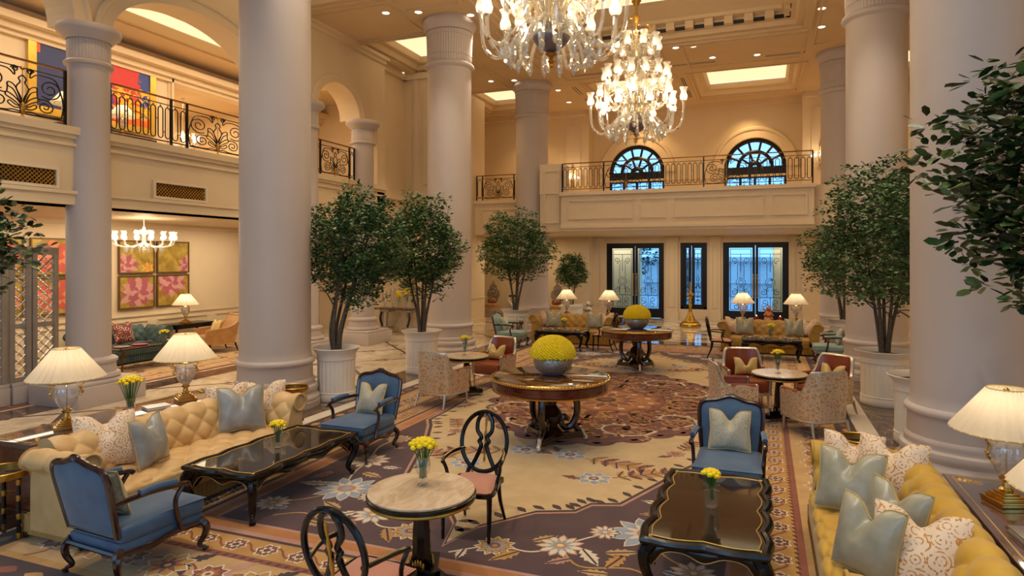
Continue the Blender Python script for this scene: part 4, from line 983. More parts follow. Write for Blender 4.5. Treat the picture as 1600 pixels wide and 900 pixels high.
def make_sofa(L, mat, skirt, label, fine=True):
    """local: seat faces +y, length along x, centre at origin"""
    t = thing('chesterfield_sofa', label, 'sofa', (0, 0, 0), 0, 'chesterfield sofas'); H = L / 2; D = .98; bk = -D / 2 + .35; nu = None if fine else int(L / .05)
    b = MB(); roll(b, lambda u, d, z: (-H + .3 + u, bk - d, z), L - .6, nu=nu); b.build('backrest', mat, t, sharp=60)
    for s_ in (-1, 1):
        b = MB(); roll(b, lambda u, d, z: (s_ * (H - .35 + d), bk - .12 + u, z - .02), D - .3, .1, nu=None if fine else 18)
        o = b.build('arm', mat, t, sharp=60)
        q = MB(); yf = bk - .12 + D - .3
        q.tube([(s_ * (H - .35 + .19 + .1 * cos(k * pi / 8)), yf + .006, .70 + .1 * sin(k * pi / 8)) for k in range(16)], .012, 6, closed=True)
        q.build('scroll_piping', mat, o)
    b = MB(); W = L - .7
    def seat(a, c_):
        x = -W / 2 + a * W; s_ = c_ * 1.05       # arc length from back to under the front edge
        y0, y1 = bk - .02, D / 2 - .02; dep = y1 - y0
        if s_ < dep - .08: y, z, n = y0 + s_, .44, (0, 0, 1)
        elif s_ < dep + .05: k = (s_ - dep + .08) / .13 * pi / 2; y, z, n = y1 - .08 + .08 * sin(k), .36 + .08 * cos(k), (0, sin(k), cos(k))
        else: y, z, n = y1, max(.36 - (s_ - dep - .05), .20), (0, 1, 0)
        h = .045 * (tuft(x + .16, s_ - .06, .155, .15, .42, 4) - 1) * (1 if s_ < dep else .6) * (1 if s_ < dep + .08 else 0)
        return (x, y + n[1] * h, z + n[2] * h)
    b.surf(seat, int(W / .02) if fine else int(W / .04), 54); b.build('seat', mat, t, sharp=60)
    b = MB(); y1 = D / 2 - .035; n = int((L - .1) / .03)
    def fr(a, c_):
        x = -H + .13 + a * (L - .26); return (x, y1 + .010 * sin(a * n * pi), .21 - c_ * .18)
    b.surf(fr, n * 2, 3); b.box(-H + .13, H - .13, -D / 2 + .14, y1 - .01, .05, .21)
    for s_ in (-1, 1): b.surf(lambda a, c_: (s_ * (H - .115 + .005 * sin(a * 200)), -D / 2 + .1 + a * (D - .15), .21 - c_ * .18), 160, 2)
    b.build('skirt', skirt, t)
    for x in (-H + .12, H - .12):
        for y in (-D / 2 + .15, D / 2 - .12): MB().lathe([(.018, 0), (.03, .05)], 10, c=(x, y, 0)).build('leg', M['mahog'], t)
    return t
M['fringe_gold'] = plain('gold_fringe', '#a8864a', .8, var=.3, vs=120); M['fringe_mustard'] = plain('mustard_fringe', '#8f6c22', .8, var=.3, vs=120)
so = make_sofa(2.95, M['gold_velvet'], M['fringe_gold'], 'cream gold tufted chesterfield sofa on the left with four pillows')
so.location = (-5.80, 5.12, 0); so.rotation_euler = (0, 0, -pi / 2)
so = make_sofa(2.95, M['mustard'], M['fringe_mustard'], 'mustard velvet tufted chesterfield sofa at the lower right corner')
so.location = (.84, 5.12, 0); so.rotation_euler = (0, 0, pi / 2)
sf = make_sofa(2.6, M['ochre'], M['ochre'], 'far ochre chesterfield sofa on the left of the far seating, before two urn lamps', False)
sf.location = (-5.25, 18.25, 0); sf.rotation_euler = (0, 0, pi)
dup(sf, (.12, 18.2, 0), pi, 'far ochre chesterfield sofa on the right, before the red candles')
st = make_sofa(2.3, M['teal'], M['teal'], 'dark teal tufted sofa against the lounge wall under the lotus paintings', False)
st.location = (-14.42, 10.9, 0); st.rotation_euler = (0, 0, -pi / 2)

# pillows
def pillow_mesh(w_, h, th, chop=.1, seed=0, n=22):
    b = MB(); rn = random.Random(seed); ph = [rn.uniform(0, 6) for _ in range(4)]
    def pt(u, v, sgn):
        x = w_ / 2 * u * (1 - .08 * (1 - abs(v)) ** 1.2) ; z = h / 2 * v * (1 - .08 * (1 - abs(u)) ** 1.2)
        y = sgn * th / 2 * ((1 - u * u) * (1 - v * v)) ** .5
        if v > -.2: k = exp(-(u / .3) ** 2) * (v + .2) / 1.2; z -= chop * k; y *= 1 - .45 * k
        y += sgn * .006 * sin(7 * u + ph[0] + 3 * v) * (1 - u * u); return (x, y, z + h / 2)
    for sg in (1, -1):
        b.surf(lambda a, c_: pt(2 * a - 1, 2 * c_ - 1, sg), n, n)
    edge = [pt(-1 + 2 * i / n, -1, 1) for i in range(n)] + [pt(1, -1 + 2 * i / n, 1) for i in range(n)] + [pt(1 - 2 * i / n, 1, 1) for i in range(n)] + [pt(-1, 1 - 2 * i / n, 1) for i in range(n)]
    return b, edge
def pillow(loc, rz, tilt, size, mat, label, group=None, cord=None, roll_=0, chop=.1, th=.17, h=None):
    t = thing('pillow', label, 'pillow', loc, 0, group); b, e = pillow_mesh(size, h or size, th, chop, sum(map(ord, label)) % 97)
    t.rotation_euler = (-tilt, roll_, rz)
    b.build('cover', mat, t)
    if cord: q = MB(); q.tube(e, .007, 5, closed=True); q.build('cord_edge', cord, t)
    return t
SV = 'silvery silk pillows'
# left sofa (seat top z .45, pillows lean to the back)
pillow((-5.98, 4.40, .44), R(-118), R(-22), .54, M['floral'], 'embroidered floral pillow leaning in the near corner of the cream sofa', 'embroidered pillows', th=.2)
pillow((-5.66, 4.66, .44), R(-72), R(-14), .48, M['satinblue'], 'silver blue satin pillow with corded edge at the near end of the cream sofa', SV, M['cord'], th=.22)
pillow((-5.78, 5.92, .44), R(-128), R(-18), .52, M['satinblue'], 'large silvery satin pillow toward the far end of the cream sofa', SV, M['cord'], th=.2)
pillow((-6.02, 5.98, .44), R(-112), R(-12), .52, M['floral'], 'embroidered floral pillow just left behind the large silvery one on the cream sofa', 'embroidered pillows', th=.18)
pillow((-5.80, 6.28, .44), R(-140), R(-16), .52, M['floral'], 'embroidered floral pillow right of the large silvery one, against the far arm', 'embroidered pillows', th=.2)
# right sofa
pillow((.72, 6.28, .44), R(166), R(-20), .50, M['floral'], 'embroidered floral pillow in the far corner of the mustard sofa', 'embroidered pillows', th=.18)
pillow((.92, 5.98, .44), R(148), R(-22), .56, M['floral'], 'embroidered floral pillow behind the sage satin one on the mustard sofa', 'embroidered pillows', th=.2)
pillow((.62, 5.72, .44), R(160), R(-24), .50, M['satin'], 'sage satin pillow with gold cord in the middle of the mustard sofa', SV, M['cord'], th=.2)
pillow((.80, 5.02, .44), R(128), R(-16), .48, M['satin'], 'sage satin pillow leaning on the mustard sofa back, half behind another', SV, M['cord'], th=.2)
pillow((.58, 4.60, .44), R(130), R(-14), .48, M['satin'], 'sage satin pillow with gold cord nearest the viewer on the mustard sofa', SV, M['cord'], th=.22)
pillow((.84, 4.42, .44), R(160), R(-34), .54, M['floral'], 'peach and floral pillow at the near end of the mustard sofa', 'embroidered pillows', th=.2)
# far sofas
for (cx, cy, side) in ((-5.25, 18.25, 'left'), (.12, 18.2, 'right')):
    for (dx, mt, w_) in ((-.92, 'floral', 'floral pillow at the left end'), (-.6, 'satin', 'silver pillow left of centre'), (.62, 'satin', 'silver pillow right of centre'), (.95, 'floral', 'floral pillow at the right end')):
        pillow((cx + dx, cy + (.0 if mt == 'floral' else -.12), .455), R(180 + rnd.uniform(-14, 14)), R(-16), .46, M[mt], w_ + ' of the far %s ochre sofa' % side, 'pillows on the far sofas')
pillow((-14.33, 11.0, .455), R(-90), R(-18), .52, M['suzani'], 'deep red patterned pillow on the dark teal sofa')

# ---- carved armchair (bergere), faces +y
def cabriole(mb, x, y, z1, ox, oy, s_=1.0, r=.032):
    P = [(x, y, z1), (x + ox * .035, y + oy * .035, z1 * .78), (x + ox * .03, y + oy * .03, z1 * .5), (x + ox * .0, y + oy * .0, z1 * .2), (x + ox * .025, y + oy * .025, .03), (x + ox * .035, y + oy * .035, 0.004)]
    P = spl(P, 5); n = len(P); mb.tube(P, [r * (1.25 - .75 * min(i / (n * .72), 1)) + (r * .35 if i > n * .85 else 0) for i in range(n)], 8)
def make_bergere(mat, label, frame=None):
    frame = frame or M['mahog']
    t = thing('carved_armchair', label, 'armchair', (0, 0, 0), 0, 'carved wood armchairs'); W, D = .34, .36
    # back outline in (x, z), leaning back
    lean = lambda z: -D + .02 - (z - .35) * .22
    out = spl([(-.29, .36), (-.315, .6), (-.325, .82), (-.28, .90), (-.15, .925), (0, .965), (.15, .925), (.28, .90), (.325, .82), (.315, .6), (.29, .36)], 5)
    b = MB(); b.tube([(x, lean(z), z) for x, z in out], .026, 8, flat=1.0); b.tube([(x, lean(.37), .37) for x in (-.29, .29)], .022, 6)
    b.ball((0, lean(.98), .98), .03, 10, sc=(2, .8, .8)); b.build('back_frame', frame, t)
    b = MB(); n = len(out)
    for dy in (.035, -.03):
        c0 = (0, lean(.64) + dy * 1.5, .64); rings = []
        vs = [c0]; fs = []
        for k, q in enumerate((.35, .7, .93, 1.0)):
            for x, z in out: vs.append((x * q, lean(z * q + .64 * (1 - q)) + dy * (1.4 - 1.3 * q ** 4), z * q + .64 * (1 - q)))
        for i in range(n):
            j = (i + 1) % n; fs.append((0, 1 + i, 1 + j))
            for k in range(3): fs.append((1 + k * n + i, 1 + (k + 1) * n + i, 1 + (k + 1) * n + j, 1 + k * n + j))
        b.add(vs, fs)
    b.build('backrest', mat, t, sharp=70)
    fx = lambda y: .30 + .05 * (y + D) / (2 * D)      # wider in front
    b = MB(); b.surf(lambda a, c_: ((2 * a - 1) * (.285 + .045 * c_), -D + .02 + c_ * (2 * D + .02), .43 + .035 * (1 - (2 * a - 1) ** 4) * (1 - (2 * c_ - 1) ** 6)), 16, 16)
    b.rbox(-.32, .32, -D + .03, D + .04, .31, .435, .04, 3); b.build('seat_cushion', mat, t, sharp=60)
    b = MB(); b.rbox(-.31, .31, -D + .02, D + .02, .235, .315, .02); b.build('seat_rail_cover', mat, t)
    b = MB()
    for s_ in (-1, 1): b.tube(spl([(s_ * .29, -D + .01, .235), (s_ * .32, -.1, .215), (s_ * .325, .1, .245), (s_ * .335, D, .235)], 5), .022, 6)
    b.tube(spl([(-.335, D, .235), (-.18, D + .03, .25), (0, D + .05, .205), (.18, D + .03, .25), (.335, D, .235)], 5), .022, 6); b.tube([(-.3, -D, .24), (.3, -D, .24)], .02, 6)
    b.build('apron', frame, t)
    for s_ in (-1, 1):
        b = MB(); b.tube(spl([(s_ * .315, lean(.62), .63), (s_ * .335, -.15, .645), (s_ * .35, .08, .635), (s_ * .355, .19, .62), (s_ * .35, .215, .60)], 6), [.022] * 25, 8)
        b.tube(spl([(s_ * .35, .17, .62), (s_ * .345, .1, .52), (s_ * .335, .12, .38), (s_ * .335, .16, .25)], 6), .02, 8); b.build('arm', frame, t)
        b = MB(); b.tube(spl([(s_ * .335, -.2, .665), (s_ * .343, -.05, .675), (s_ * .35, .1, .662)], 6), .028, 8); b.build('arm_pad', mat, t)
    for sx in (-1, 1):
        b = MB(); cabriole(b, sx * .32, D - .02, .26, sx, 1); b.build('leg', frame, t)
        b = MB(); cabriole(b, sx * .285, -D + .03, .26, sx, -1); b.build('leg', frame, t)
    return t
BG = Maker(make_bergere(M['blue'], 'x'))
BG((-4.83, 3.80, 0), R(-4), 'slate blue carved armchair in the lower left corner, seen from behind')
BG((-4.83, 6.92, 0), R(180), 'slate blue carved armchair beyond the left black coffee table')
BG((-.34, 6.88, 0), R(180), 'slate blue carved armchair beyond the right black coffee table')
GG = Maker(make_bergere(M['bluegreen'], 'x'))
GG((-6.72, 16.9, 0), R(-90), 'pale green carved armchair beside the third left column')
GG((1.50, 16.9, 0), R(90), 'green carved armchair half hidden behind the middle right column')
pillow((-4.86, 3.62, .47), R(2), R(-18), .38, M['damask'], 'damask pillow on the lower left blue armchair', 'pillows on the carved armchairs', M['cord'])
pillow((-4.80, 7.06, .47), R(180), R(-20), .39, M['damask'], 'pale damask pillow on the armchair beyond the left coffee table', 'pillows on the carved armchairs', M['cord'])
pillow((-.34, 7.02, .47), R(180), R(-22), .42, M['damask'], 'pale damask pillow on the armchair beyond the right coffee table', 'pillows on the carved armchairs', M['cord'])
pillow((-6.86, 16.9, .47), R(-90), R(-18), .40, M['damask'], 'cream pillow on the pale green armchair by the third left column', 'pillows on the carved armchairs')
pillow((1.62, 16.9, .47), R(90), R(-18), .40, M['damask'], 'cream pillow on the green armchair behind the middle right column', 'pillows on the carved armchairs')

# ---- barrel chair: brocade outside, brown leather inside; faces +y
def make_tub(label):
    t = thing('barrel_chair', label, 'armchair', (0, 0, 0), 0, 'silver-framed barrel chairs')
    def plan(a):   # a 0..1 from right front round the back to left front
        th = -.12 * pi + a * 1.24 * pi; th = pi * (-.05) + a * pi * 1.10; c_, s_ = cos(th), -sin(th)
        e = .62; return (.335 * (abs(c_) ** e) * (1 if c_ > 0 else -1), .02 + .34 * (abs(s_) ** e) * (1 if s_ > 0 else -1) + (.16 if abs(c_) > .97 else 0) * 0)
    def top(a):
        q = abs(2 * a - 1); return .90 if q < .34 else .60 + .30 * (.5 + .5 * cos(pi * min((q - .34) / .4, 1))) 
    def P(a, c_, off):
        x, y = plan(a); k = 1 + off / .34; z = .22 + c_ * (top(a) - .22)
        if a < .16: y = y + (0.16 - a) * .9
        if a > .84: y = y + (a - .84) * .9
        ln = 1 + .10 * (z - .5) * 1.0
        return (x * k * ln, (y * k) * (ln if y < 0 else 1), z)
    n = 44
    b = MB(); b.surf(lambda a, c_: P(a, c_, .03), n, 10); b.build('outer_shell', M['brocade'], t, sharp=60)
    b = MB(); b.surf(lambda a, c_: P(a, .15 + c_ * .85, -.03 - .02 * sin(pi * c_)), n, 10); b.build('inner_padding', M['leather'], t, sharp=60)
    b = MB(); b.tube([P(i / n, 1.0, 0) for i in range(n + 1)], .03, 8, flat=.8)
    for a in (0, 1): b.tube([P(a, 1, 0), P(a, .5, 0), P(a, 0, 0)], .026, 8); b.ball(P(a, 1, 0), .034, 10)
    b.tube([P(i / n, 0, .02) for i in range(n + 1)], .022, 8); f0, f1 = P(0, 0, 0), P(1, 0, 0); b.tube(spl([f0, (0, .34, .225), f1], 6), .024, 8); b.build('frame', M['silver'], t)
    b = MB(); b.surf(lambda a, c_: ((2 * a - 1) * .29, -.29 + c_ * .62, .44 + .03 * (1 - (2 * a - 1) ** 4) * (1 - (2 * c_ - 1) ** 6)), 12, 12); b.rbox(-.295, .295, -.28, .34, .25, .445, .05, 3)
    b.build('seat', M['leather'], t, sharp=60)
    for s_ in (-1, 1):
        b = MB(); b.tube([P(0 if s_ > 0 else 1, 1, -.0), tuple(Vector(P(.12 if s_ > 0 else .88, 1, 0)))], .033, 8); b.build('arm_pad', M['leather'], t)
        MB().lathe([(.012, 0), (.016, .08), (.024, .2), (.02, .23)], 8, c=(s_ * .29, .31, 0)).build('leg', M['silver'], t)
        b = MB(); b.tube([(s_ * .27, -.30, .23), (s_ * .28, -.34, .1), (s_ * .29, -.38, .003)], [.024, .018, .014], 8); b.build('leg', M['silver'], t)
    return t
TB = Maker(make_tub('x'))
TB((-5.13, 9.72, 0), R(-8), 'silver brocade barrel chair seen from behind at the left round table')
TB((-4.92, 11.55, 0), R(166), 'brown leather barrel chair with gold pillow facing us at the left round table')
TB((-.44, 10.28, 0), R(-78), 'silver brocade barrel chair on the left side of the right round table')
TB((-.30, 11.55, 0), R(196), 'brown leather barrel chair behind the right round table, its left one')
TB((.92, 11.3, 0), R(140), 'brown leather barrel chair behind the right round table, beside the potted tree')
TB((.68, 10.0, 0), R(32), 'silver brocade barrel chair in front of the right round table')
GP = 'gold pillows on the barrel chairs'
pillow((-4.98, 11.68, .48), R(166), R(-16), .40, M['goldpillow'], 'pale gold pillow on the left brown barrel chair', GP, chop=.14, h=.3)
pillow((-.28, 11.66, .48), R(196), R(-16), .40, M['goldpillow'], 'gold pillow on the brown chair left of the right round table', GP, chop=.14, h=.3)
pillow((1.0, 11.4, .48), R(140), R(-16), .42, M['goldpillow'], 'gold pillow on the brown chair next to the right potted tree', GP, chop=.14, h=.3)

# ---- oval-back open armchair; faces +y
def make_oval(label):
    t = thing('oval_back_chair', label, 'chair', (0, 0, 0), 0, 'oval-back lacquered chairs'); zc, ry, rx = .73, .27, .225
    ty = lambda z: -.235 - (z - .45) * .20
    b = MB(); b.tube([(rx * cos(k * pi / 20), ty(zc + ry * sin(k * pi / 20)), zc + ry * sin(k * pi / 20)) for k in range(40)], .021, 8, closed=True)
    for s_ in (-1, 1): b.tube([(s_ * .13, ty(.50), .50), (s_ * .155, ty(.42), .42)], .02, 8)
    b.build('back_frame', M['lacquer'], t)
    b = MB(); g = MB()
    for s_ in (-1, 1):
        b.tube([(s_ * x, ty(z) + .0, z) for x, z in spl([(.03, .985), (.07, .92), (.072, .83), (.03, .77), (.045, .73), (.028, .69), (.06, .60), (.105, .51)], 5)], .02, 7)
        b.ball((s_ * .05, ty(.72), .73), .02, 8)
    g.lathe([(.002, .0), (.014, .03), (.008, .06), (.014, .1), (.016, .14), (.006, .18), (.012, .22), (.015, .27), (.007, .31), (.012, .36), (.012, .4), (.002, .43)], 8, c=(0, 0, 0), T=Matrix.Translation((0, ty(.74) + .006, .53)) @ Matrix.Rotation(.2, 4, 'X'))
    b.build('splat', M['lacquer'], t); g.build('gilt_ornament', M['oldgold'], t)
    b = MB(); outl = spl([(-.235, .24), (0, .27), (.235, .24), (.215, -.1), (.19, -.22), (-.19, -.22), (-.215, -.1)], 4, True)
    b.prism(outl, .395, .435); b.build('seat_rail', M['lacquer'], t)
    b = MB(); b.surf(lambda a, c_: ((2 * a - 1) * (.19 + .04 * c_), -.215 + c_ * .46, .435 + .045 * ((1 - (2 * a - 1) ** 4) * (1 - (2 * c_ - 1) ** 4)) ** .6), 14, 14); b.build('seat', M['check'], t, sharp=70)
    for s_ in (-1, 1):
        b = MB(); b.tube(spl([(s_ * .195, ty(.68), .66), (s_ * .25, -.12, .67), (s_ * .275, .04, .655), (s_ * .27, .10, .63)], 6), .017, 8)
        b.tube(spl([(s_ * .272, .09, .645), (s_ * .255, .045, .56), (s_ * .235, .06, .48), (s_ * .235, .09, .41)], 6), .016, 8); a_ = b.build('arm', M['lacquer'], t)
        g = MB(); g.tube([(x, y, z + .014) for x, y, z in spl([(s_ * .2, ty(.68) + .02, .66), (s_ * .25, -.12, .67), (s_ * .275, .04, .655)], 6)], .006, 5); g.build('gold_line', M['goldline'], a_)
        b = MB(); b.tube([(s_ * .215, .225, .42), (s_ * .215, .23, .2), (s_ * .212, .235, .003)], [.026, .021, .015], 4); b.build('leg', M['lacquer'], t)
        b = MB(); b.tube(spl([(s_ * .17, -.2, .42), (s_ * .18, -.22, .22), (s_ * .2, -.31, .003)], 5), [.024 - .0011 * i for i in range(11)], 6); b.build('leg', M['lacquer'], t)
    return t
OV = Maker(make_oval('x'))
OV((-2.38, 3.46, 0), R(-3), 'black oval-back chair at the bottom edge, seen from behind')
OV((-2.47, 5.30, 0), R(186), 'black oval-back armchair facing us behind the near marble table')
OV((-4.02, 16.85, 0), R(86), 'dark oval-back chair at the end of the far left coffee table')
OV((-1.02, 16.75, 0), R(-90), 'dark oval-back chair at the end of the far right coffee table')
# ---- lounge armchair of tan leather
def lounge_chair():
    t = thing('scroll_armchair', 'tan leather armchair with scrolled back in the lounge', 'armchair', (-13.75, 13.1, 0), R(160))
    b = MB(); b.surf(lambda a, c_: ((2 * a - 1) * .34, -.25 - .22 * c_ - .09 * c_ ** 3, .35 + .62 * c_ - .05 * c_ ** 4), 10, 14); b.surf(lambda a, c_: ((2 * a - 1) * .34, -.33 - .2 * c_ - .1 * c_ ** 3, .3 + .68 * c_ - .06 * c_ ** 4), 10, 14)
    b.tube([(-.34, -.60, .93), (.34, -.60, .93)], .045, 10); b.build('backrest', M['tan'], t)
    b = MB(); b.rbox(-.34, .34, -.3, .38, .22, .44, .05, 3); b.build('seat', M['tan'], t)
    for s_ in (-1, 1):
        b = MB(); pts = spl([(-.5, .9), (-.4, .75), (-.2, .66), (.1, .62), (.34, .6), (.38, .55), (.36, .24), (-.35, .22)], 4)
        T = Matrix(((0, 0, s_, s_ * .33), (1, 0, 0, 0), (0, 1, 0, 0), (0, 0, 0, 1)))
        b.prism(pts, 0, .09, T=T); b.build('arm', M['tan'], t)
        for y, l in ((.3, .0), (-.4, -.08)): q = MB(); q.tube([(s_ * .33, y, .23), (s_ * .34, y + l, .003)], [.03, .018], 6); q.build('leg', M['mahog'], t)
lounge_chair()
pillow((-13.66, 12.98, .45), R(160), R(-18), .42, M['goldpillow'], 'gold striped pillow on the tan lounge armchair', chop=.08)
# ------------------------------------------------------------ tables
def serp(x0, x1, y0, y1, amp, nx, ny, n=12, cr=.06):
    """scalloped rectangle outline, counter-clockwise"""
    out = []
    def side(a, b_, k, nrm):
        L = sqrt((b_[0] - a[0]) ** 2 + (b_[1] - a[1]) ** 2)
        for i in range(n * k):
            t_ = i / (n * k); w_ = amp * (abs(sin(pi * t_ * k)) - .5) * min(1, 8 * t_, 8 * (1 - t_))
            out.append((a[0] + (b_[0] - a[0]) * t_ + nrm[0] * w_, a[1] + (b_[1] - a[1]) * t_ + nrm[1] * w_))
    side((x0, y0), (x1, y0), nx, (0, -1)); side((x1, y0), (x1, y1), ny, (1, 0)); side((x1, y1), (x0, y1), nx, (0, 1)); side((x0, y1), (x0, y0), ny, (-1, 0))
    return out
def shrink(P, d):
    n = len(P); out = []
    for i in range(n):
        a, c_ = P[i - 1], P[(i + 1) % n]; dx, dy = c_[0] - a[0], c_[1] - a[1]; l = sqrt(dx * dx + dy * dy) or 1
        out.append((P[i][0] - dy / l * d, P[i][1] + dx / l * d))
    return out
def make_coffee(W, L, label, H=.47, fine=True):
    t = thing('coffee_table', label, 'coffee table', (0, 0, 0), 0, 'black lacquer coffee tables')
    w_, l = W / 2, L / 2; out = serp(-w_, w_, -l, l, .036, 2, 4 if fine else 3)
    b = MB(); b.prism(shrink(out, .02), H - .05, H - .012, 0); b.tube([(x, y, H - .022) for x, y in out], .034, 8, closed=True, flat=.85)
    b.build('rim', M['lacquer'], t)
    b = MB(); g_ = [(x * (w_ - .045) / w_, y * (l - .045) / l) for x, y in out]; n_ = len(g_); b.add([(0, 0, H - .006)] + [(x, y, H - .006) for x, y in g_] + [(x, y, H - .014) for x, y in g_], [(0, 1 + i, 1 + (i + 1) % n_) for i in range(n_)] + [(1 + i, 1 + n_ + i, 1 + n_ + (i + 1) % n_, 1 + (i + 1) % n_) for i in range(n_)]); b.build('glass_top', M['browntop'], t, smooth=False)
    b = MB(); b.tube([(x, y, H - .004) for x, y in shrink(out, .055)], .0045, 5, closed=True); b.build('gold_inlay', M['goldline'], t)
    w2, l2 = w_ - .05, l - .05
    for (A, B_, k) in (((-w2, -l2), (w2, -l2), 2), ((w2, -l2), (w2, l2), 3), ((w2, l2), (-w2, l2), 2), ((-w2, l2), (-w2, -l2), 3)):
        b = MB(); g = MB()
        dx, dy = B_[0] - A[0], B_[1] - A[1]; LL = sqrt(dx * dx + dy * dy); nx, ny = dy / LL, -dx / LL
        low = lambda a: H - .10 - .05 * (.5 + .5 * cos(2 * pi * k * a)) ** 1.5 - .07 * max(0, 1 - min(a, 1 - a) / .10)
        for off in (0, -.03):
            b.surf(lambda a, c_: (A[0] + dx * a + nx * (off + .03 * sin(pi * c_)), A[1] + dy * a + ny * (off + .03 * sin(pi * c_)), (H - .045) + (low(a) - H + .045) * c_), 48, 5)
        g.tube([(A[0] + dx * a + nx * .008, A[1] + dy * a + ny * .008, low(a) + .004) for a in np.linspace(.02, .98, 48)], .0035, 5)
        ap = b.build('apron', M['lacquer'], t); g.build('gold_edge', M['goldline'], ap)
    for sx in (-1, 1):
        for sy in (-1, 1):
            P = spl([(sx * w2, sy * l2, H - .06), (sx * (w2 + .045), sy * (l2 + .045), H - .12), (sx * (w2 + .035), sy * (l2 + .035), H * .5), (sx * (w2 - .01), sy * (l2 - .01), H * .22), (sx * (w2 + .0), sy * (l2 + .0), .05), (sx * (w2 + .03), sy * (l2 + .03), .006)], 6); n = len(P)
            b = MB(); b.tube(P, [.056 - .034 * min(1, i / n * 1.25) + (.008 if i > n - 5 else 0) for i in range(n)], 8); lg = b.build('leg', M['lacquer'], t)
            g = MB(); g.tube([(x + sx * .026 * (1 - .5 * i / n), y + sy * .026 * (1 - .5 * i / n), z) for i, (x, y, z) in enumerate(P[2:-2])], .003, 5); g.build('gold_line', M['goldline'], lg)
    return t
M['browntop'] = plain('smoked_brown_glass_top', '#2a211b', .05, spec=.45, var=.02)
CT = Maker(make_coffee(.84, 1.60, 'x'))
CT((-4.84, 5.45, 0), 0, 'black lacquer coffee table with gold lines before the cream sofa'); CT((-.40, 5.43, 0), 0, 'black lacquer coffee table with scalloped rim at the lower right')
CF = Maker(make_coffee(.78, 1.30, 'x', .50, False))
CF((-5.22, 16.95, 0), R(90), 'dark lacquer coffee table before the far left ochre sofa'); CF((.17, 16.95, 0), R(90), 'dark lacquer coffee table before the far right ochre sofa')
def make_round(label):
    t = thing('round_table', label, 'table', (0, 0, 0), 0, 'round marble-topped tables'); H = .72; r = .405
    MB().lathe([(0.001, H - .02), (r - .004, H - .02), (r, H - .014), (r, H - .004), (r - .005, H), (0.001, H)], 64).build('marble_top', M['marble_top'], t)
    MB().lathe([(0.001, H - .055), (r - .0, H - .055), (r + .01, H - .045), (r + .01, H - .025), (r, H - .02), (.001, H - .02)], 64).build('edge', M['lacquer'], t)
    MB().lathe([(r - .05, H - .08), (r - .005, H - .08), (r + .006, H - .068), (r + .002, H - .055), (r - .05, H - .055)], 64).build('gold_moulding', M['oldgold'], t)
    b = MB(); b.lathe([(.055, .14), (.075, .2), (.07, .4), (.052, H - .09), (.09, H - .08)], 8); b.build('pedestal', M['lacquer'], t)
    b = MB()
    tri = []
    for k in range(3):
        a = 2 * pi * k / 3 + R(-20); tri += [(.30 * cos(a - .16), .30 * sin(a - .16)), (.30 * cos(a + .16), .30 * sin(a + .16)), (.12 * cos(a + pi / 3), .12 * sin(a + pi / 3))]
    b.prism(tri, .05, .11); b.prism([(x * .6, y * .6) for x, y in tri], .11, .15); b.build('base', M['lacquer'], t)
    for k in range(3):
        a = 2 * pi * k / 3 + R(-20); b = MB(); b.ball((.26 * cos(a), .26 * sin(a), .028), .028, 12, sc=(1.2, 1.2, 1)); b.build('foot', M['silver'], t)
        b = MB(); a += pi / 3
        for j in range(-2, 3): b.ball((.08 * cos(a) + .02 * j * -sin(a), .08 * sin(a) + .02 * j * cos(a), .19 - .006 * j * j), .022, 8, sc=(.5, .5, 1.4))
        b.build('shell_ornament', M['oldgold'], t)
    return t
RT = Maker(make_round('x'))
RT((-2.44, 4.29, 0), 0, 'round marble-topped pedestal table nearest the viewer'); RT((-5.06, 10.53, 0), R(40), 'round marble-topped table beside the second left potted tree'); RT((.22, 10.60, 0), R(10), 'round marble-topped table amid the right barrel chairs')
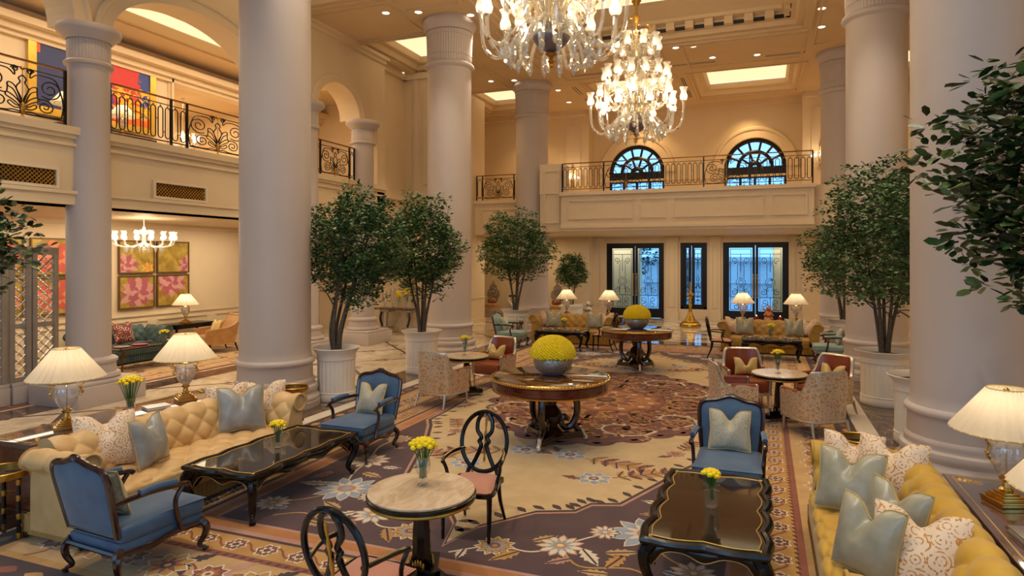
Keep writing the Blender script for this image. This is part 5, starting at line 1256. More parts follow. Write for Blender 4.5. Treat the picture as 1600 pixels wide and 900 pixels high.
def make_grand(label):
    t = thing('grand_centre_table', label, 'table', (0, 0, 0), 0, 'large round centre tables'); H = .80; r = .785
    MB().lathe([(.001, H - .012), (r - .03, H - .012), (r - .02, H - .006), (r - .03, H), (.001, H)], 96).build('veneer_top', M['radial'], t)
    b = MB(); b.lathe([(r - .03, H - .045), (r + .005, H - .04), (r + .015, H - .02), (r, H - .004), (r - .025, H - .008)], 96, cap=False, mod=None)
    for k in range(120): a = 2 * pi * k / 120; b.ball(((r + .014) * cos(a), (r + .014) * sin(a), H - .022), .019, 6, sc=(1, 1, .8))
    b.build('gilt_rope_edge', M['gold'], t)
    MB().lathe([(r - .10, H - .15), (r - .02, H - .15), (r - .005, H - .14), (r - .005, H - .05), (r - .02, H - .045)], 96, cap=False).build('apron', M['wood'], t)
    MB().lathe([(r - .03, H - .165), (r, H - .165), (r + .004, H - .155), (r - .01, H - .148)], 96, cap=False).build('gilt_lower_edge', M['oldgold'], t)
    MB().lathe([(.001, H - .06), (r - .03, H - .06), (r - .03, H - .05), (.001, H - .05)], 48).build('underboard', M['mahog'], t)
    b = MB(); b.lathe([(.2, .10), (.15, .14), (.09, .2), (.15, .27), (.17, .33), (.13, .4), (.08, .45), (.11, .52), (.16, .58), (.12, .64), (.3, .70), (.3, .75)], 24); b.build('urn_pedestal', M['mahog'], t)
    b = MB(); tri = []
    for k in range(3):
        a = 2 * pi * k / 3 + pi / 2 + pi; tri += [(.44 * cos(a - .12), .44 * sin(a - .12)), (.44 * cos(a + .12), .44 * sin(a + .12)), (.16 * cos(a + pi / 3 - .2), .16 * sin(a + pi / 3 - .2)), (.16 * cos(a + pi / 3 + .2), .16 * sin(a + pi / 3 + .2))]
    b.prism(tri, .05, .10); b.prism([(x * .93, y * .93) for x, y in tri], .10, .125); b.build('base', M['mahog'], t)
    for k in range(3):
        a = 2 * pi * k / 3 + pi / 2 + pi; ca, sa = cos(a), sin(a)
        pts = spl([(.20, .72), (.31, .66), (.36, .52), (.37, .34), (.30, .20), (.20, .17), (.15, .24), (.19, .30), (.24, .27)], 6)
        b = MB(); b.tube([(d * ca, d * sa, z) for d, z in pts], [.056 - .0005 * i for i in range(len(pts))], 8)
        b.tube([(d * ca, d * sa, z) for d, z in spl([(.33, .19), (.38, .14), (.42, .12)], 4)], .035, 8); lg = b.build('scroll_leg', M['mahog'], t)
        g = MB()
        for i in range(2, len(pts) - 3, 2): g.ball((pts[i][0] * ca + .03 * ca, pts[i][0] * sa + .03 * sa, pts[i][1]), .015, 6)
        g.ball((.24 * ca, .24 * sa, .27), .032, 8); g.ball((.21 * ca, .21 * sa, .71), .05, 8, sc=(1, 1, .6)); g.build('gilt_beading', M['oldgold'], lg)
        g = MB(); g.tube(spl([(.36 * ca, .36 * sa, .10), (.43 * ca, .43 * sa, .13), (.47 * ca, .47 * sa, .07), (.50 * ca, .50 * sa, .035)], 4), [.03] * 13, 8); g.ball((.49 * ca, .49 * sa, .03), .03, 8, sc=(1.3, 1.3, 1)); g.build('silver_paw', M['silver'], t)
    return t
GT = Maker(make_grand('x'))
GT((-2.70, 8.22, .0), 0, 'large round gilt-edged table in the middle of the hall'); GT((-2.68, 14.35, 0), R(20), 'large round gilt-edged table farther back, under the smaller chandelier')
for o in bpy.data.objects:
    if o.name.startswith('grand_centre_table'): o.scale = (1, 1, 1.13)
GTH = .80 * 1.13
def bowl(x, y, z, label):
    t = thing('flower_bowl', label, 'flower arrangement', (x, y, z), 0, 'silver bowls of yellow flowers')
    MB().lathe([(.001, .0), (.13, 0), (.17, .02), (.235, .08), (.268, .16), (.262, .22), (.235, .27), (.245, .285), (.225, .285), (.22, .26), (.001, .25)], 48, mod=lambda a, zz: 1 + (.012 * sin(a * 24) * sin(zz * 60) if .06 < zz < .24 else 0)).build('bowl', M['bowl'], t)
    b = MB(); rn = random.Random(3); N = 620
    for i in range(N):
        ph = pi * (1 + 5 ** .5) * i; zz = 1 - (i + .5) / N * 1.12; rr = sqrt(max(0, 1 - zz * zz)); n = Vector((rr * cos(ph), rr * sin(ph), zz))
        c_ = Vector((n.x * .285, n.y * .285, .27 + n.z * .235)); u = n.orthogonal().normalized(); v = n.cross(u)
        for (m_, rr_, hh) in ((8, .024, .014), (6, .014, .024)):
            vs = [tuple(c_ + n * (hh + .006))]; 
            for k in range(m_):
                a = 2 * pi * (k + rn.random() * .5) / m_; q = rr_ * (1 + .25 * (k % 2)) * rn.uniform(.85, 1.15); vs.append(tuple(c_ + (u * cos(a) + v * sin(a)) * q + n * (hh - .008 + .01 * (k % 2))))
            b.add(vs, [(0, 1 + k, 1 + (k + 1) % m_) for k in range(m_)], 1 if rn.random() < .3 else 0)
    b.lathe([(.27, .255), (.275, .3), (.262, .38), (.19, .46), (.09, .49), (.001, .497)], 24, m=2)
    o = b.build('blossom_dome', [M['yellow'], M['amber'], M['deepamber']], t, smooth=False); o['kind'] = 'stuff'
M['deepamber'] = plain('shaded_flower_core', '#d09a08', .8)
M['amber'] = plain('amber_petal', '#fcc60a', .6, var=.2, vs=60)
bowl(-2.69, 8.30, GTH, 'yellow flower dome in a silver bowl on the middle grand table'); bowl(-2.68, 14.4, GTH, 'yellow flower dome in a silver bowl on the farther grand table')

# ---- gold-rimmed side table on bamboo-like legs
def make_side(label):
    t = thing('side_table', label, 'side table', (0, 0, 0), 0, 'gold-rimmed side tables'); H = .60; r = .20
    MB().lathe([(.001, H - .03), (r, H - .03), (r, H - .02), (.001, H - .02)], 36).build('top', M['browntop'], t)
    MB().lathe([(r - .005, H - .045), (r + .008, H - .045), (r + .012, H - .02), (r + .012, H + .01), (r + .006, H + .015), (r, H + .01), (r, H - .02)], 48, cap=False).build('gold_rim', M['oldgold'], t)
    for k in range(3):
        a = 2 * pi * k / 3 + .4; x, y = .15 * cos(a), .15 * sin(a); b = MB(); b.lathe([(.016, .02), (.018, .1), (.016, H - .04)], 10, c=(x, y, 0)); lg = b.build('leg', M['lacquer'], t)
        g = MB()
        for z in (.03, .2, .36, .5): g.lathe([(.018, z - .025), (.022, z), (.018, z + .025)], 10, c=(x, y, 0))
        g.ball((x, y, .012), .012, 6); g.build('gold_bands', M['oldgold'], lg)
    MB().lathe([(.001, .115), (.15, .115), (.15, .13), (.001, .13)], 30).build('lower_shelf', M['browntop'], t)
    return t
ST_ = Maker(make_side('x'))
ST_((-6.30, 3.66, 0), 0, 'gold-rimmed round side table at the left edge behind the blue chair'); ST_((-6.42, 7.55, 0), R(60), 'gold-rimmed round side table between cream sofa and thick left column'); ST_((.92, 7.48, 0), R(20), 'gold-rimmed round side table beyond the mustard sofa')
ST_((-6.95, 17.95, 0), R(30), 'small gold side table left of the far left ochre sofa'); ST_((1.72, 18.3, 0), R(30), 'small gold side table right of the far right ochre sofa')

# ---- consoles behind the sofas
def console(x0, x1, y0, y1, label, fold=True, H=.75):
    t = thing('console_table', label, 'console table', ((x0 + x1) / 2, (y0 + y1) / 2, 0)); a, c_ = (x1 - x0) / 2, (y1 - y0) / 2
    MB().rbox(-a, a, -c_, c_, H - .05, H, .012).build('top', M['console'], t)
    b = MB(); q = .05
    for s_ in ((-a + q, a - q, -c_ + q, -c_ + q + .008), (-a + q, a - q, c_ - q - .008, c_ - q), (-a + q, -a + q + .008, -c_ + q, c_ - q), (a - q - .008, a - q, -c_ + q, c_ - q)): b.box(s_[0], s_[1], s_[2], s_[3], H - .002, H + .0015)
    for sx in (-1, 1):
        for sy in (-1, 1):
            for k in range(5): b.tube([(sx * (a - .09) - sx * .03 * k + .02 * cos(v), sy * (c_ - .12) - sy * .015 * k + .02 * sin(v), H + .001) for v in np.linspace(0, 5, 8)], .0025, 4)
    b.build('gold_inlay', M['goldline'], t)
    b = MB(); b.rbox(-a + .03, a - .03, -c_ + .03, c_ - .03, .12, H - .05, .01); b.build('body', M['wood'], t)
    b = MB(); b.rbox(-a + .01, a - .01, -c_ + .01, c_ - .01, .04, .12, .01); b.build('plinth', M['mahog'], t)
    for sx in (-1, 1):
        for sy in (-1, 1): MB().lathe([(.02, 0), (.035, .045)], 10, c=(sx * (a - .06), sy * (c_ - .06), 0)).build('foot', M['mahog'], t)
console(-7.10, -6.42, 3.98, 6.55, 'long purplish-brown console behind the cream sofa'); console(1.36, 2.15, 3.6, 6.1, 'long purplish-brown console behind the mustard sofa with gold line')
console(-6.3, -3.9, 19.05, 19.55, 'console with lamps behind the far left ochre sofa'); console(-1.0, 1.35, 19.0, 19.5, 'console with lamps behind the far right ochre sofa')

# ---- urn lamps
def make_lamp(s, label, fine=True):
    t = thing('urn_lamp', label, 'table lamp', (0, 0, 0), 0, 'crystal urn table lamps'); k = 1
    b = MB()
    for (w_, z0, z1) in ((.105, .0, .02), (.11, .02, .035), (.085, .035, .055), (.075, .055, .07), (.055, .07, .085)): b.rbox(-w_ * s, w_ * s, -w_ * s, w_ * s, z0 * s, z1 * s, .004)
    b.lathe([(r * s, z * s) for r, z in ((.04, .085), (.045, .1), (.028, .115), (.022, .15), (.045, .17), (.05, .18), (.03, .19))], 20); b.build('gold_base', M['gold'], t)
    MB().lathe([(r * s, z * s) for r, z in ((.03, .19), (.06, .215), (.095, .28), (.112, .35), (.108, .40), (.085, .435), (.055, .45))], 32, cap=False, mod=lambda a, z: 1 + .012 * sin(a * 16)).build('crystal_urn', M['crystal'], t)
    b = MB(); b.lathe([(r * s, z * s) for r, z in ((.06, .445), (.075, .455), (.06, .465), (.035, .475), (.03, .5), (.015, .51), (.012, .74), (.02, .75), (.022, .775), (.012, .79), (.001, .80))], 20); b.lathe([(.006 * s, .19 * s), (.006 * s, .44 * s)], 8)
    b.build('gold_lid', M['gold'], t)
    for sg in (-1, 1):
        b = MB(); b.tube([(sg * x * s, 0, z * s) for x, z in spl([(.07, .44), (.10, .48), (.135, .47), (.135, .43), (.115, .40), (.125, .36), (.13, .33), (.11, .31)], 5)], .009 * s, 8); b.ball((sg * .13 * s, 0, .35 * s), .016 * s, 8); b.build('handle', M['gold'], t)
    N = 30 if fine else 24
    b = MB(); b.surf(lambda a, c_: ((.115 + .215 * c_) * (1 + .035 * (1 if int(a * N * 2) % 2 else -1)) * s * cos(2 * pi * a), (.115 + .215 * c_) * (1 + .035 * (1 if int(a * N * 2) % 2 else -1)) * s * sin(2 * pi * a), (.79 - .29 * c_ + .0) * s), N * 2, 4, cu=True)
    sh = b.build('pleated_shade', M['shade'], t, sharp=10)
    q = MB(); q.tube([(.115 * s * cos(v), .115 * s * sin(v), .79 * s) for v in np.linspace(0, 2 * pi, 33)[:-1]], .005, 5, closed=True); q.tube([(.33 * s * cos(v), .33 * s * sin(v), .50 * s) for v in np.linspace(0, 2 * pi, 49)[:-1]], .006, 5, closed=True)
    q.build('trim', M['goldpillow'], sh)
    MB().ball((0, 0, .62 * s), .03 * s, 10).build('bulb', M['bulb_soft'], t)
    return t
def lamp_at(mk, s, loc, rz, label, power):
    o = mk(loc, rz, label); light('lamp_glow', 'POINT', (loc[0], loc[1], loc[2] + .64 * s), power, (1, .84, .62), .05); return o
UL = Maker(make_lamp(1.04, 'x'))
Z = .7505
lamp_at(UL, 1, (-6.74, 4.52, Z), R(60), 'crystal urn lamp nearest on the left console', 7); lamp_at(UL, 1, (-6.68, 5.92, Z), R(60), 'crystal urn lamp farther along the left console', 9)
lamp_at(UL, 1, (1.62, 5.50, Z), R(20), 'crystal urn lamp before the huge right column', 9); lamp_at(UL, 1, (1.60, 4.22, Z), R(20), 'urn lamp cut by the right edge of the picture', 9)
UF = Maker(make_lamp(.98, 'x', False))
for (x, y, l) in ((-5.80, 19.3, 'urn lamp at the left end of the far left console'), (-4.45, 19.3, 'urn lamp at the right end of the far left console'), (-.57, 19.25, 'urn lamp at the left end of the far right console'), (.83, 19.25, 'urn lamp at the right end of the far right console')):
    lamp_at(UF, .98, (x, y, Z), 0, l, 11)
# lounge table with lamp, gallery console with lamps
t = thing('side_console', 'black side table with the small lounge lamp', 'table', (-14.55, 12.95, 0)); b = MB(); b.rbox(-.3, .3, -.62, .62, .70, .75, .01); b.rbox(-.27, .27, -.58, .58, .62, .70, .01); b.build('top', M['lacquer'], t)
for sx in (-1, 1):
    for sy in (-1, 1): MB().lathe([(.02, 0), (.035, .3), (.03, .62)], 8, c=(sx * .24, sy * .54, 0)).build('leg', M['lacquer'], t)
lamp_at(UF, .98, (-14.5, 12.85, .7505), 0, 'small lit lamp on the black table in the lounge', 12)
t = thing('gallery_console', 'dark wooden console under the abstract painting in the gallery', 'console table', (-14.55, 10.6, 4.72)); b = MB(); b.rbox(-.28, .28, -1.2, 1.2, .68, .74, .01); b.build('top', M['mahog'], t); MB().rbox(-.25, .25, -1.15, 1.15, .5, .68, .01).build('apron', M['mahog'], t)
for sx in (-1, 1):
    for sy in (-1, 1): MB().lathe([(.02, 0), (.035, .3), (.03, .5)], 8, c=(sx * .22, sy * 1.1, 0)).build('leg', M['mahog'], t)
UG = Maker(make_lamp(.92, 'x', False))
lamp_at(UG, .92, (-14.5, 9.72, 5.463), 0, 'lit gallery lamp left of the arcade column', 12); lamp_at(UG, .92, (-14.5, 11.05, 5.463), 0, 'lit gallery lamp right of the arcade column, before the painting', 12)

# ---- cut flowers in glass vases
def vase(loc, label, kind='goblet', n=26, r=.075, s=1.0, hstem=.16):
    t = thing('flower_vase', label, 'vase of flowers', loc, 0, 'glass vases of yellow flowers'); rn = random.Random(sum(map(ord, label)) % 1000)
    if kind == 'goblet': P = [(.042, 0), (.044, .012), (.014, .02), (.012, .055), (.03, .075), (.055, .12), (.06, .17), (.048, .21), (.052, .225)]; top = .225
    elif kind == 'cylinder': P = [(.045, 0), (.047, .01), (.047, .17)]; top = .17
    else: P = [(.04, 0), (.04, .03), (.055, .19)]; top = .19
    b = MB()
    if kind == 'square': b.lathe([(r_ * s * 1.2, z * s) for r_, z in P], 4, cap=False)
    else: b.lathe([(r_ * s, z * s) for r_, z in P], 28, cap=False, mod=(lambda a, z: 1 + .02 * sin(a * 10)))
    b.lathe([(.001, .004), (P[0][0] * s * .9, .004)], 16, cap=False); b.build('vase', M['vaseglass'], t, sharp=30)
    b = MB(); H = (top + hstem * .45) * s
    heads = []
    for i in range(n):
        ph = 2.4 * i; q = sqrt((i + .5) / n); zz = H + r * .75 * sqrt(max(0, 1 - q * q)) * s; heads.append((r * 1.15 * s * q * cos(ph), r * 1.15 * s * q * sin(ph), zz))
    for (x, y, z) in heads: b.tube(spl([(x * .25 + rn.uniform(-.01, .01), y * .25, .06 * s), (x * .35, y * .35, top * s * .8), (x, y, z)], 3), .003 * s, 4)
    b.build('stems', M['stem'], t)
    for (x, y, z) in heads:
        b = MB(); b.ball((x, y, z), .021 * s, 8, sc=(1, 1, .8))
        for k in range(6): a = k * pi / 3 + rn.random(); b.ball((x + .013 * s * cos(a), y + .013 * s * sin(a), z - .002), .012 * s, 5, sc=(1, 1, 1.1))
        b.build('blossom', M['yellow' if rn.random() < .75 else 'amber'], t)
    return t
vase((-2.47, 4.36, .721), 'crystal goblet of yellow roses on the near marble table', n=30, r=.085, s=1.0)
vase((-.40, 5.38, .466), 'square glass vase of yellow roses on the right coffee table', 'square', n=20, r=.055, s=1.05, hstem=.12)
vase((-4.84, 5.45, .466), 'square glass vase of yellow roses on the left coffee table', 'square', n=22, r=.07, s=.95, hstem=.12)
vase((-6.72, 5.22, .7505), 'glass cylinder of long-stemmed yellow flowers on the left console', 'cylinder', n=34, r=.105, s=1.0, hstem=.36)
vase((.20, 10.55, .721), 'small goblet of yellow roses on the right round table', n=18, r=.075, s=1.0); vase((-5.08, 10.5, .721), 'small goblet of yellow roses on the left round table', n=18, r=.07, s=1.0)
vase((-5.15, 16.9, .496), 'yellow flowers in a glass vase on the far left coffee table', 'square', n=12, r=.09, s=1.0); vase((.16, 17.0, .496), 'yellow flowers in a glass vase on the far right coffee table', 'square', n=12, r=.09, s=1.1)
# glass book box on the right console, small white box on the left one
def plate_box(x, y, z, w_, d, h, m, label, cat, name, rz=0):
    t = thing(name, label, cat, (x, y, z), rz); MB().rbox(-w_ / 2, w_ / 2, -d / 2, d / 2, 0, h * .3, .004).build('lower_board', m, t); MB().rbox(-w_ / 2 + .01, w_ / 2 - .01, -d / 2 + .01, d / 2 - .01, h * .3, h * .75, .002).build('pages', M['cover_paper'], t)
    MB().rbox(-w_ / 2, w_ / 2, -d / 2, d / 2, h * .75, h, .004).build('cover', m, t); return t
plate_box(1.68, 4.78, .7505, .42, .36, .045, plain('grey_metal_book', '#8a8078', .3, .4), 'large grey-covered book lying on the right console', 'book', 'large_book', R(6))
plate_box(-6.66, 5.5, .7505, .2, .26, .03, plain('white_cover', '#e8e2d8', .4), 'small white book lying on the left console', 'book', 'small_book', R(-20))
# small candle cups on the far coffee tables
cup = None
def make_cup():
    t = thing('candle_cup', 'x', 'candle holder', (0, 0, 0)); MB().lathe([(.02, 0), (.028, .01), (.034, .05)], 12, cap=True).build('glass', M['cover_paper'], t); return t
CU = Maker(make_cup())
for (cx, cy, nm) in ((-5.22, 16.95, 'left'), (.17, 16.95, 'right')):
    for i, dx in enumerate((-.5, -.38, -.24, -.13, .2, .33, .47)):
        CU((cx + dx, cy + (.1 if i % 2 else -.12), .4965), 0, 'small white candle cup, %s of the seven on the far %s coffee table' % (('leftmost', 'second from left', 'third from left', 'middle one', 'third from right', 'second from right', 'rightmost')[i], nm), 'candle cups on the far %s coffee table' % nm)
# red candles and winged figures on the far consoles
def candle(x, y, label):
    t = thing('red_candle', label, 'candle', (x, y, Z), 0, 'red candles'); MB().lathe([(.04, 0), (.045, .09), (.042, .13)], 14).build('holder', M['red'], t); MB().ball((0, 0, .145), .014, 8, sc=(.7, .7, 1.5)).build('flame', M['bulb_soft'], t)
candle(-.2, 19.2, 'red glass candle left of the winged figure'); candle(.42, 19.2, 'red glass candle right of the winged figure')
def winged(x, y, label, mt):
    t = thing('winged_figure', label, 'figurine', (x, y, Z), 0, 'winged bird figurines'); b = MB()
    b.lathe([(.10, 0), (.13, .04), (.10, .10), (.12, .16), (.09, .22), (.05, .28), (.07, .32), (.06, .37), (.03, .40), (.001, .46)], 16, mod=lambda a, z: 1 + .12 * sin(a * 5)); b.ball((0, -.06, .34), .05, 10); b.tube([(0, -.1, .34), (0, -.15, .32)], [.02, .004], 6); b.build('body', mt, t)
    for s_ in (-1, 1):
        b = MB()
        for k in range(5): b.tube(spl([(s_ * .05, .02, .2 + .02 * k), (s_ * (.12 + .01 * k), .03, .28 + .015 * k), (s_ * (.24 - .02 * k), .04, .30 + .05 * k)], 4), [.025 - .0024 * i for i in range(9)], 5, flat=.5)
        b.build('wing', mt, t)
        b = MB(); b.tube(spl([(s_ * .07, -.02, .2), (s_ * .12, -.1, .16), (s_ * .06, -.14, .2)], 4), .02, 6); b.build('arm', mt, t)
winged(-5.12, 19.3, 'bronze and silver winged figurine between the far left lamps', M['silver']); winged(.12, 19.3, 'painted winged figurine between the two red candles', plain('painted_wood', '#b9764a', .4, .3, var=.3, vs=20))
# tall brass oil lamp before the central door
t = thing('brass_oil_lamp', 'tall ornate brass oil lamp before the narrow middle door', 'lamp stand', (-2.52, 24.05, 0))
MB().lathe([(.36, 0), (.38, .05), (.36, .12), (.30, .17), (.32, .19), (.2, .24), (.17, .3), (.1, .45), (.075, .5)], 40, mod=lambda a, z: 1 + (.03 * sin(a * 18) if z < .16 else 0)).build('base', M['brass'], t)
MB().lathe([(.075, .5), (.085, .52), (.06, .56), (.055, .8), (.07, .82), (.055, .86), (.05, 1.05), (.075, 1.08), (.06, 1.12)], 24).build('stem', M['brass'], t)
MB().lathe([(.04, 1.12), (.12, 1.16), (.15, 1.20), (.14, 1.23), (.05, 1.24)], 10).build('oil_dish', M['brass'], t)
MB().lathe([(.045, 1.23), (.03, 1.28), (.055, 1.33), (.035, 1.4), (.05, 1.45), (.03, 1.5), (.04, 1.55), (.015, 1.62), (.001, 1.68)], 16).build('finial', M['brass'], t)

# ---- chandeliers
def arm_path(r, z0, z1, dip):
    return [(.06, z0), (r * .25, z0 + .10), (r * .45, z0 - .02), (r * .72, z0 - dip), (r * .95, z0 - dip * .45), (r, z1 - .06), (r, z1)]
def make_grandch(label):
    t = thing('grand_chandelier', label, 'chandelier', (0, 0, 0), 0, 'large glass chandeliers')   # local z=0 is the bottom finial
    b = MB(); b.lathe([(.001, 0), (.03, .03), (.02, .06), (.05, .09), (.035, .12), (.02, .14), (.06, .17), (.08, .19)], 20); b.build('bottom_finial', M['oldgold'], t)
    MB().lathe([(.03, .2), (.10, .24), (.19, .30), (.245, .36), (.25, .40), (.2, .42)], 40, mod=lambda a, z: 1 + .02 * sin(a * 20)).build('glass_bowl', M['purpleglass'], t)
    b = MB(); b.lathe([(.18, .40), (.12, .48), (.07, .56), (.10, .66), (.16, .74), (.10, .82), (.05, .95), (.09, 1.15), (.13, 1.3), (.08, 1.4), (.04, 1.6), (.08, 1.85), (.11, 2.0), (.05, 2.1), (.03, 2.35)], 24, mod=lambda a, z: 1 + .05 * sin(a * 12)); b.build('glass_column', M['glass_gold'], t)
    MB().lathe([(.012, 2.3), (.012, 4.25)], 8).build('chain_rod', M['oldgold'], t)
    MB().lathe([(.02, 2.6), (.09, 2.72), (.03, 2.75), (.02, 2.95), (.11, 3.08), (.03, 3.1)], 16).build('canopy_cups', M['oldgold'], t)
    for (nn, r, z0, z1, dip, off) in ((16, 1.0, .52, .86, .30, 0), (14, .68, 1.02, 1.36, .24, .13), (9, .48, 1.72, 2.0, .16, .2)):
        for k in range(nn):
            a = 2 * pi * k / nn + off; zz = (0.16 if (k % 2 and nn == 16) else 0); rr = r * (.84 if (k % 2 and nn == 16) else 1)
            P = spl(arm_path(rr, z0, z1 - zz, dip + zz * .4), 5); b = MB(); b.tube([(d * cos(a), d * sin(a), z) for d, z in P], .026, 7)
            e = (rr * cos(a), rr * sin(a), z1 - zz); b.lathe([(.01, -.05), (.035, -.03), (.045, 0), (.02, .01)], 10, c=e); am = b.build('arm', M['clear'], t)
            q = MB(); q.lathe([(.012, -.02), (.03, .0), (.028, .018)], 10, c=e); q.ball((P[18][0] * cos(a), P[18][0] * sin(a), P[18][1]), .028, 6); q.build('gilt_cup', M['oldgold'], am)
            q = MB(); glass_cup(q, e, 1.4); q.build('glass_shade', M['shadeglass'], am)
            MB().ball((e[0], e[1], e[2] + .08), .03, 8, sc=(1, 1, 1.5)).build('bulb', M['bulb'], am)
    for k in range(16):      # drooping plain arms with glass drops
        a = 2 * pi * k / 16 + .1; r = .62
        P = spl([(.10, .5), (.28, .56), (.46, .36), (.52, .14), (.60, .12), (.66, .26), (.62, .36)], 5); b = MB(); b.tube([(d * cos(a), d * sin(a), z) for d, z in P], .024, 6)
        b.lathe([(.001, -.12), (.03, -.06), (.045, 0), (.03, .05), (.015, .07)], 8, c=(.54 * cos(a), .54 * sin(a), .14)); b.build('drop_arm', M['clear'], t)
    for k in range(20):      # curling glass leaves and gilt flowers
        a = 2 * pi * k / 20 + .2
        for (r0, z0, r1, z1, sz) in ((.12, 1.35, .5, 1.62, .02), (.1, 2.05, .33, 2.28, .016), (.12, .6, .42, .86, .022), (.1, .8, .62, 1.12, .022), (.08, 1.5, .4, 1.98, .018)):
            b = MB(); b.tube([(d * cos(a), d * sin(a), z) for d, z in spl([(r0, z0), ((r0 + r1) / 2, z1 + .05), (r1, z1), (r1 + .05, z1 - .1)], 5)], [sz * (1.3 - .05 * i) for i in range(16)], 6, flat=.5)
            if k % 2: b.ball((r1 * cos(a), r1 * sin(a), z1 + .03), .035, 6, sc=(1, 1, .6))
            b.build('glass_leaf', M['glass_gold'], t)
    for k in range(10):
        a = 2 * pi * k / 10; b = MB()
        for j in range(5): b.ball((.3 * cos(a) + .02 * cos(j * 1.26), .3 * sin(a) + .02 * sin(j * 1.26), 2.5 + .12 * sin(k * 2)), .018, 5)
        b.tube([(.02 * cos(a), .02 * sin(a), 2.15), (.2 * cos(a), .2 * sin(a), 2.3), (.3 * cos(a), .3 * sin(a), 2.5 + .12 * sin(k * 2))], .004, 4); b.build('gilt_flower', M['oldgold'], t)
    return t
M['purpleglass'] = plain('smoky_violet_glass', '#6f5f68', .15, coat=1, var=.2, vs=30)
CH = Maker(make_grandch('x'))
CH((-2.60, 7.95, 4.98), 0, 'huge glass chandelier cut off by the top of the picture'); CH((-2.60, 13.9, 5.02), R(7), 'tiered glass chandelier farther back, seen whole')
for y in (7.95, 13.9):
    for (dx, dy, z, p) in ((.7, 0, 5.75, 110), (-.7, 0, 5.75, 110), (0, .7, 5.75, 110), (0, -.7, 5.75, 110), (0, 0, 7.25, 80)): light('chandelier_glow', 'POINT', (-2.6 + dx, y + dy, z + .25), p, WARM2, .12)
def small_ch(x, y, z, top, r, n, label, power):
    t = thing('small_chandelier', label, 'chandelier', (x, y, z))
    MB().lathe([(.001, 0), (.05, .05), (.03, .1), (.08, .16), (.05, .22), (.03, .35), (.06, .45), (.03, .55), (.008, .6), (.008, top - .05), (.06, top - .02), (.001, top)], 14).build('stem', M['glass_gold'], t)
    for k in range(n):
        a = 2 * pi * k / n; P = spl([(.05, .2), (r * .5, .12), (r * .9, .16), (r, .28)], 5); b = MB(); b.tube([(d * cos(a), d * sin(a), q) for d, q in P], .014, 6); am = b.build('arm', M['clear'], t)
        e = (r * cos(a), r * sin(a), .28); q = MB(); glass_cup(q, e, .95); q.build('glass_shade', M['shadeglass'], am); MB().ball((e[0], e[1], e[2] + .07), .035, 8, sc=(1, 1, 1.3)).build('bulb', M['bulb'], am)
        b = MB(); b.lathe([(.001, -.16), (.02, -.1), (.03, -.04), (.01, 0)], 6, c=(r * .6 * cos(a), r * .6 * sin(a), .14)); b.build('drop', M['crystal'], t)
    for k in range(6): a = k * pi / 3; b = MB(); b.tube([(d * cos(a), d * sin(a), q) for d, q in spl([(.03, .4), (.16, .5), (.2, .42)], 4)], .015, 5); b.build('glass_leaf', M['glass_gold'], t)
    light('chandelier_glow', 'POINT', (x, y, z + .45), power, WARM2, .2)
small_ch(-13.25, 10.62, 2.62, .80, .62, 14, 'bright crystal chandelier in the lounge before the lotus paintings', 55)
small_ch(-16.3, 14.35, 5.75, 1.55, .42, 8, 'small chandelier in the room behind the gallery', 30)

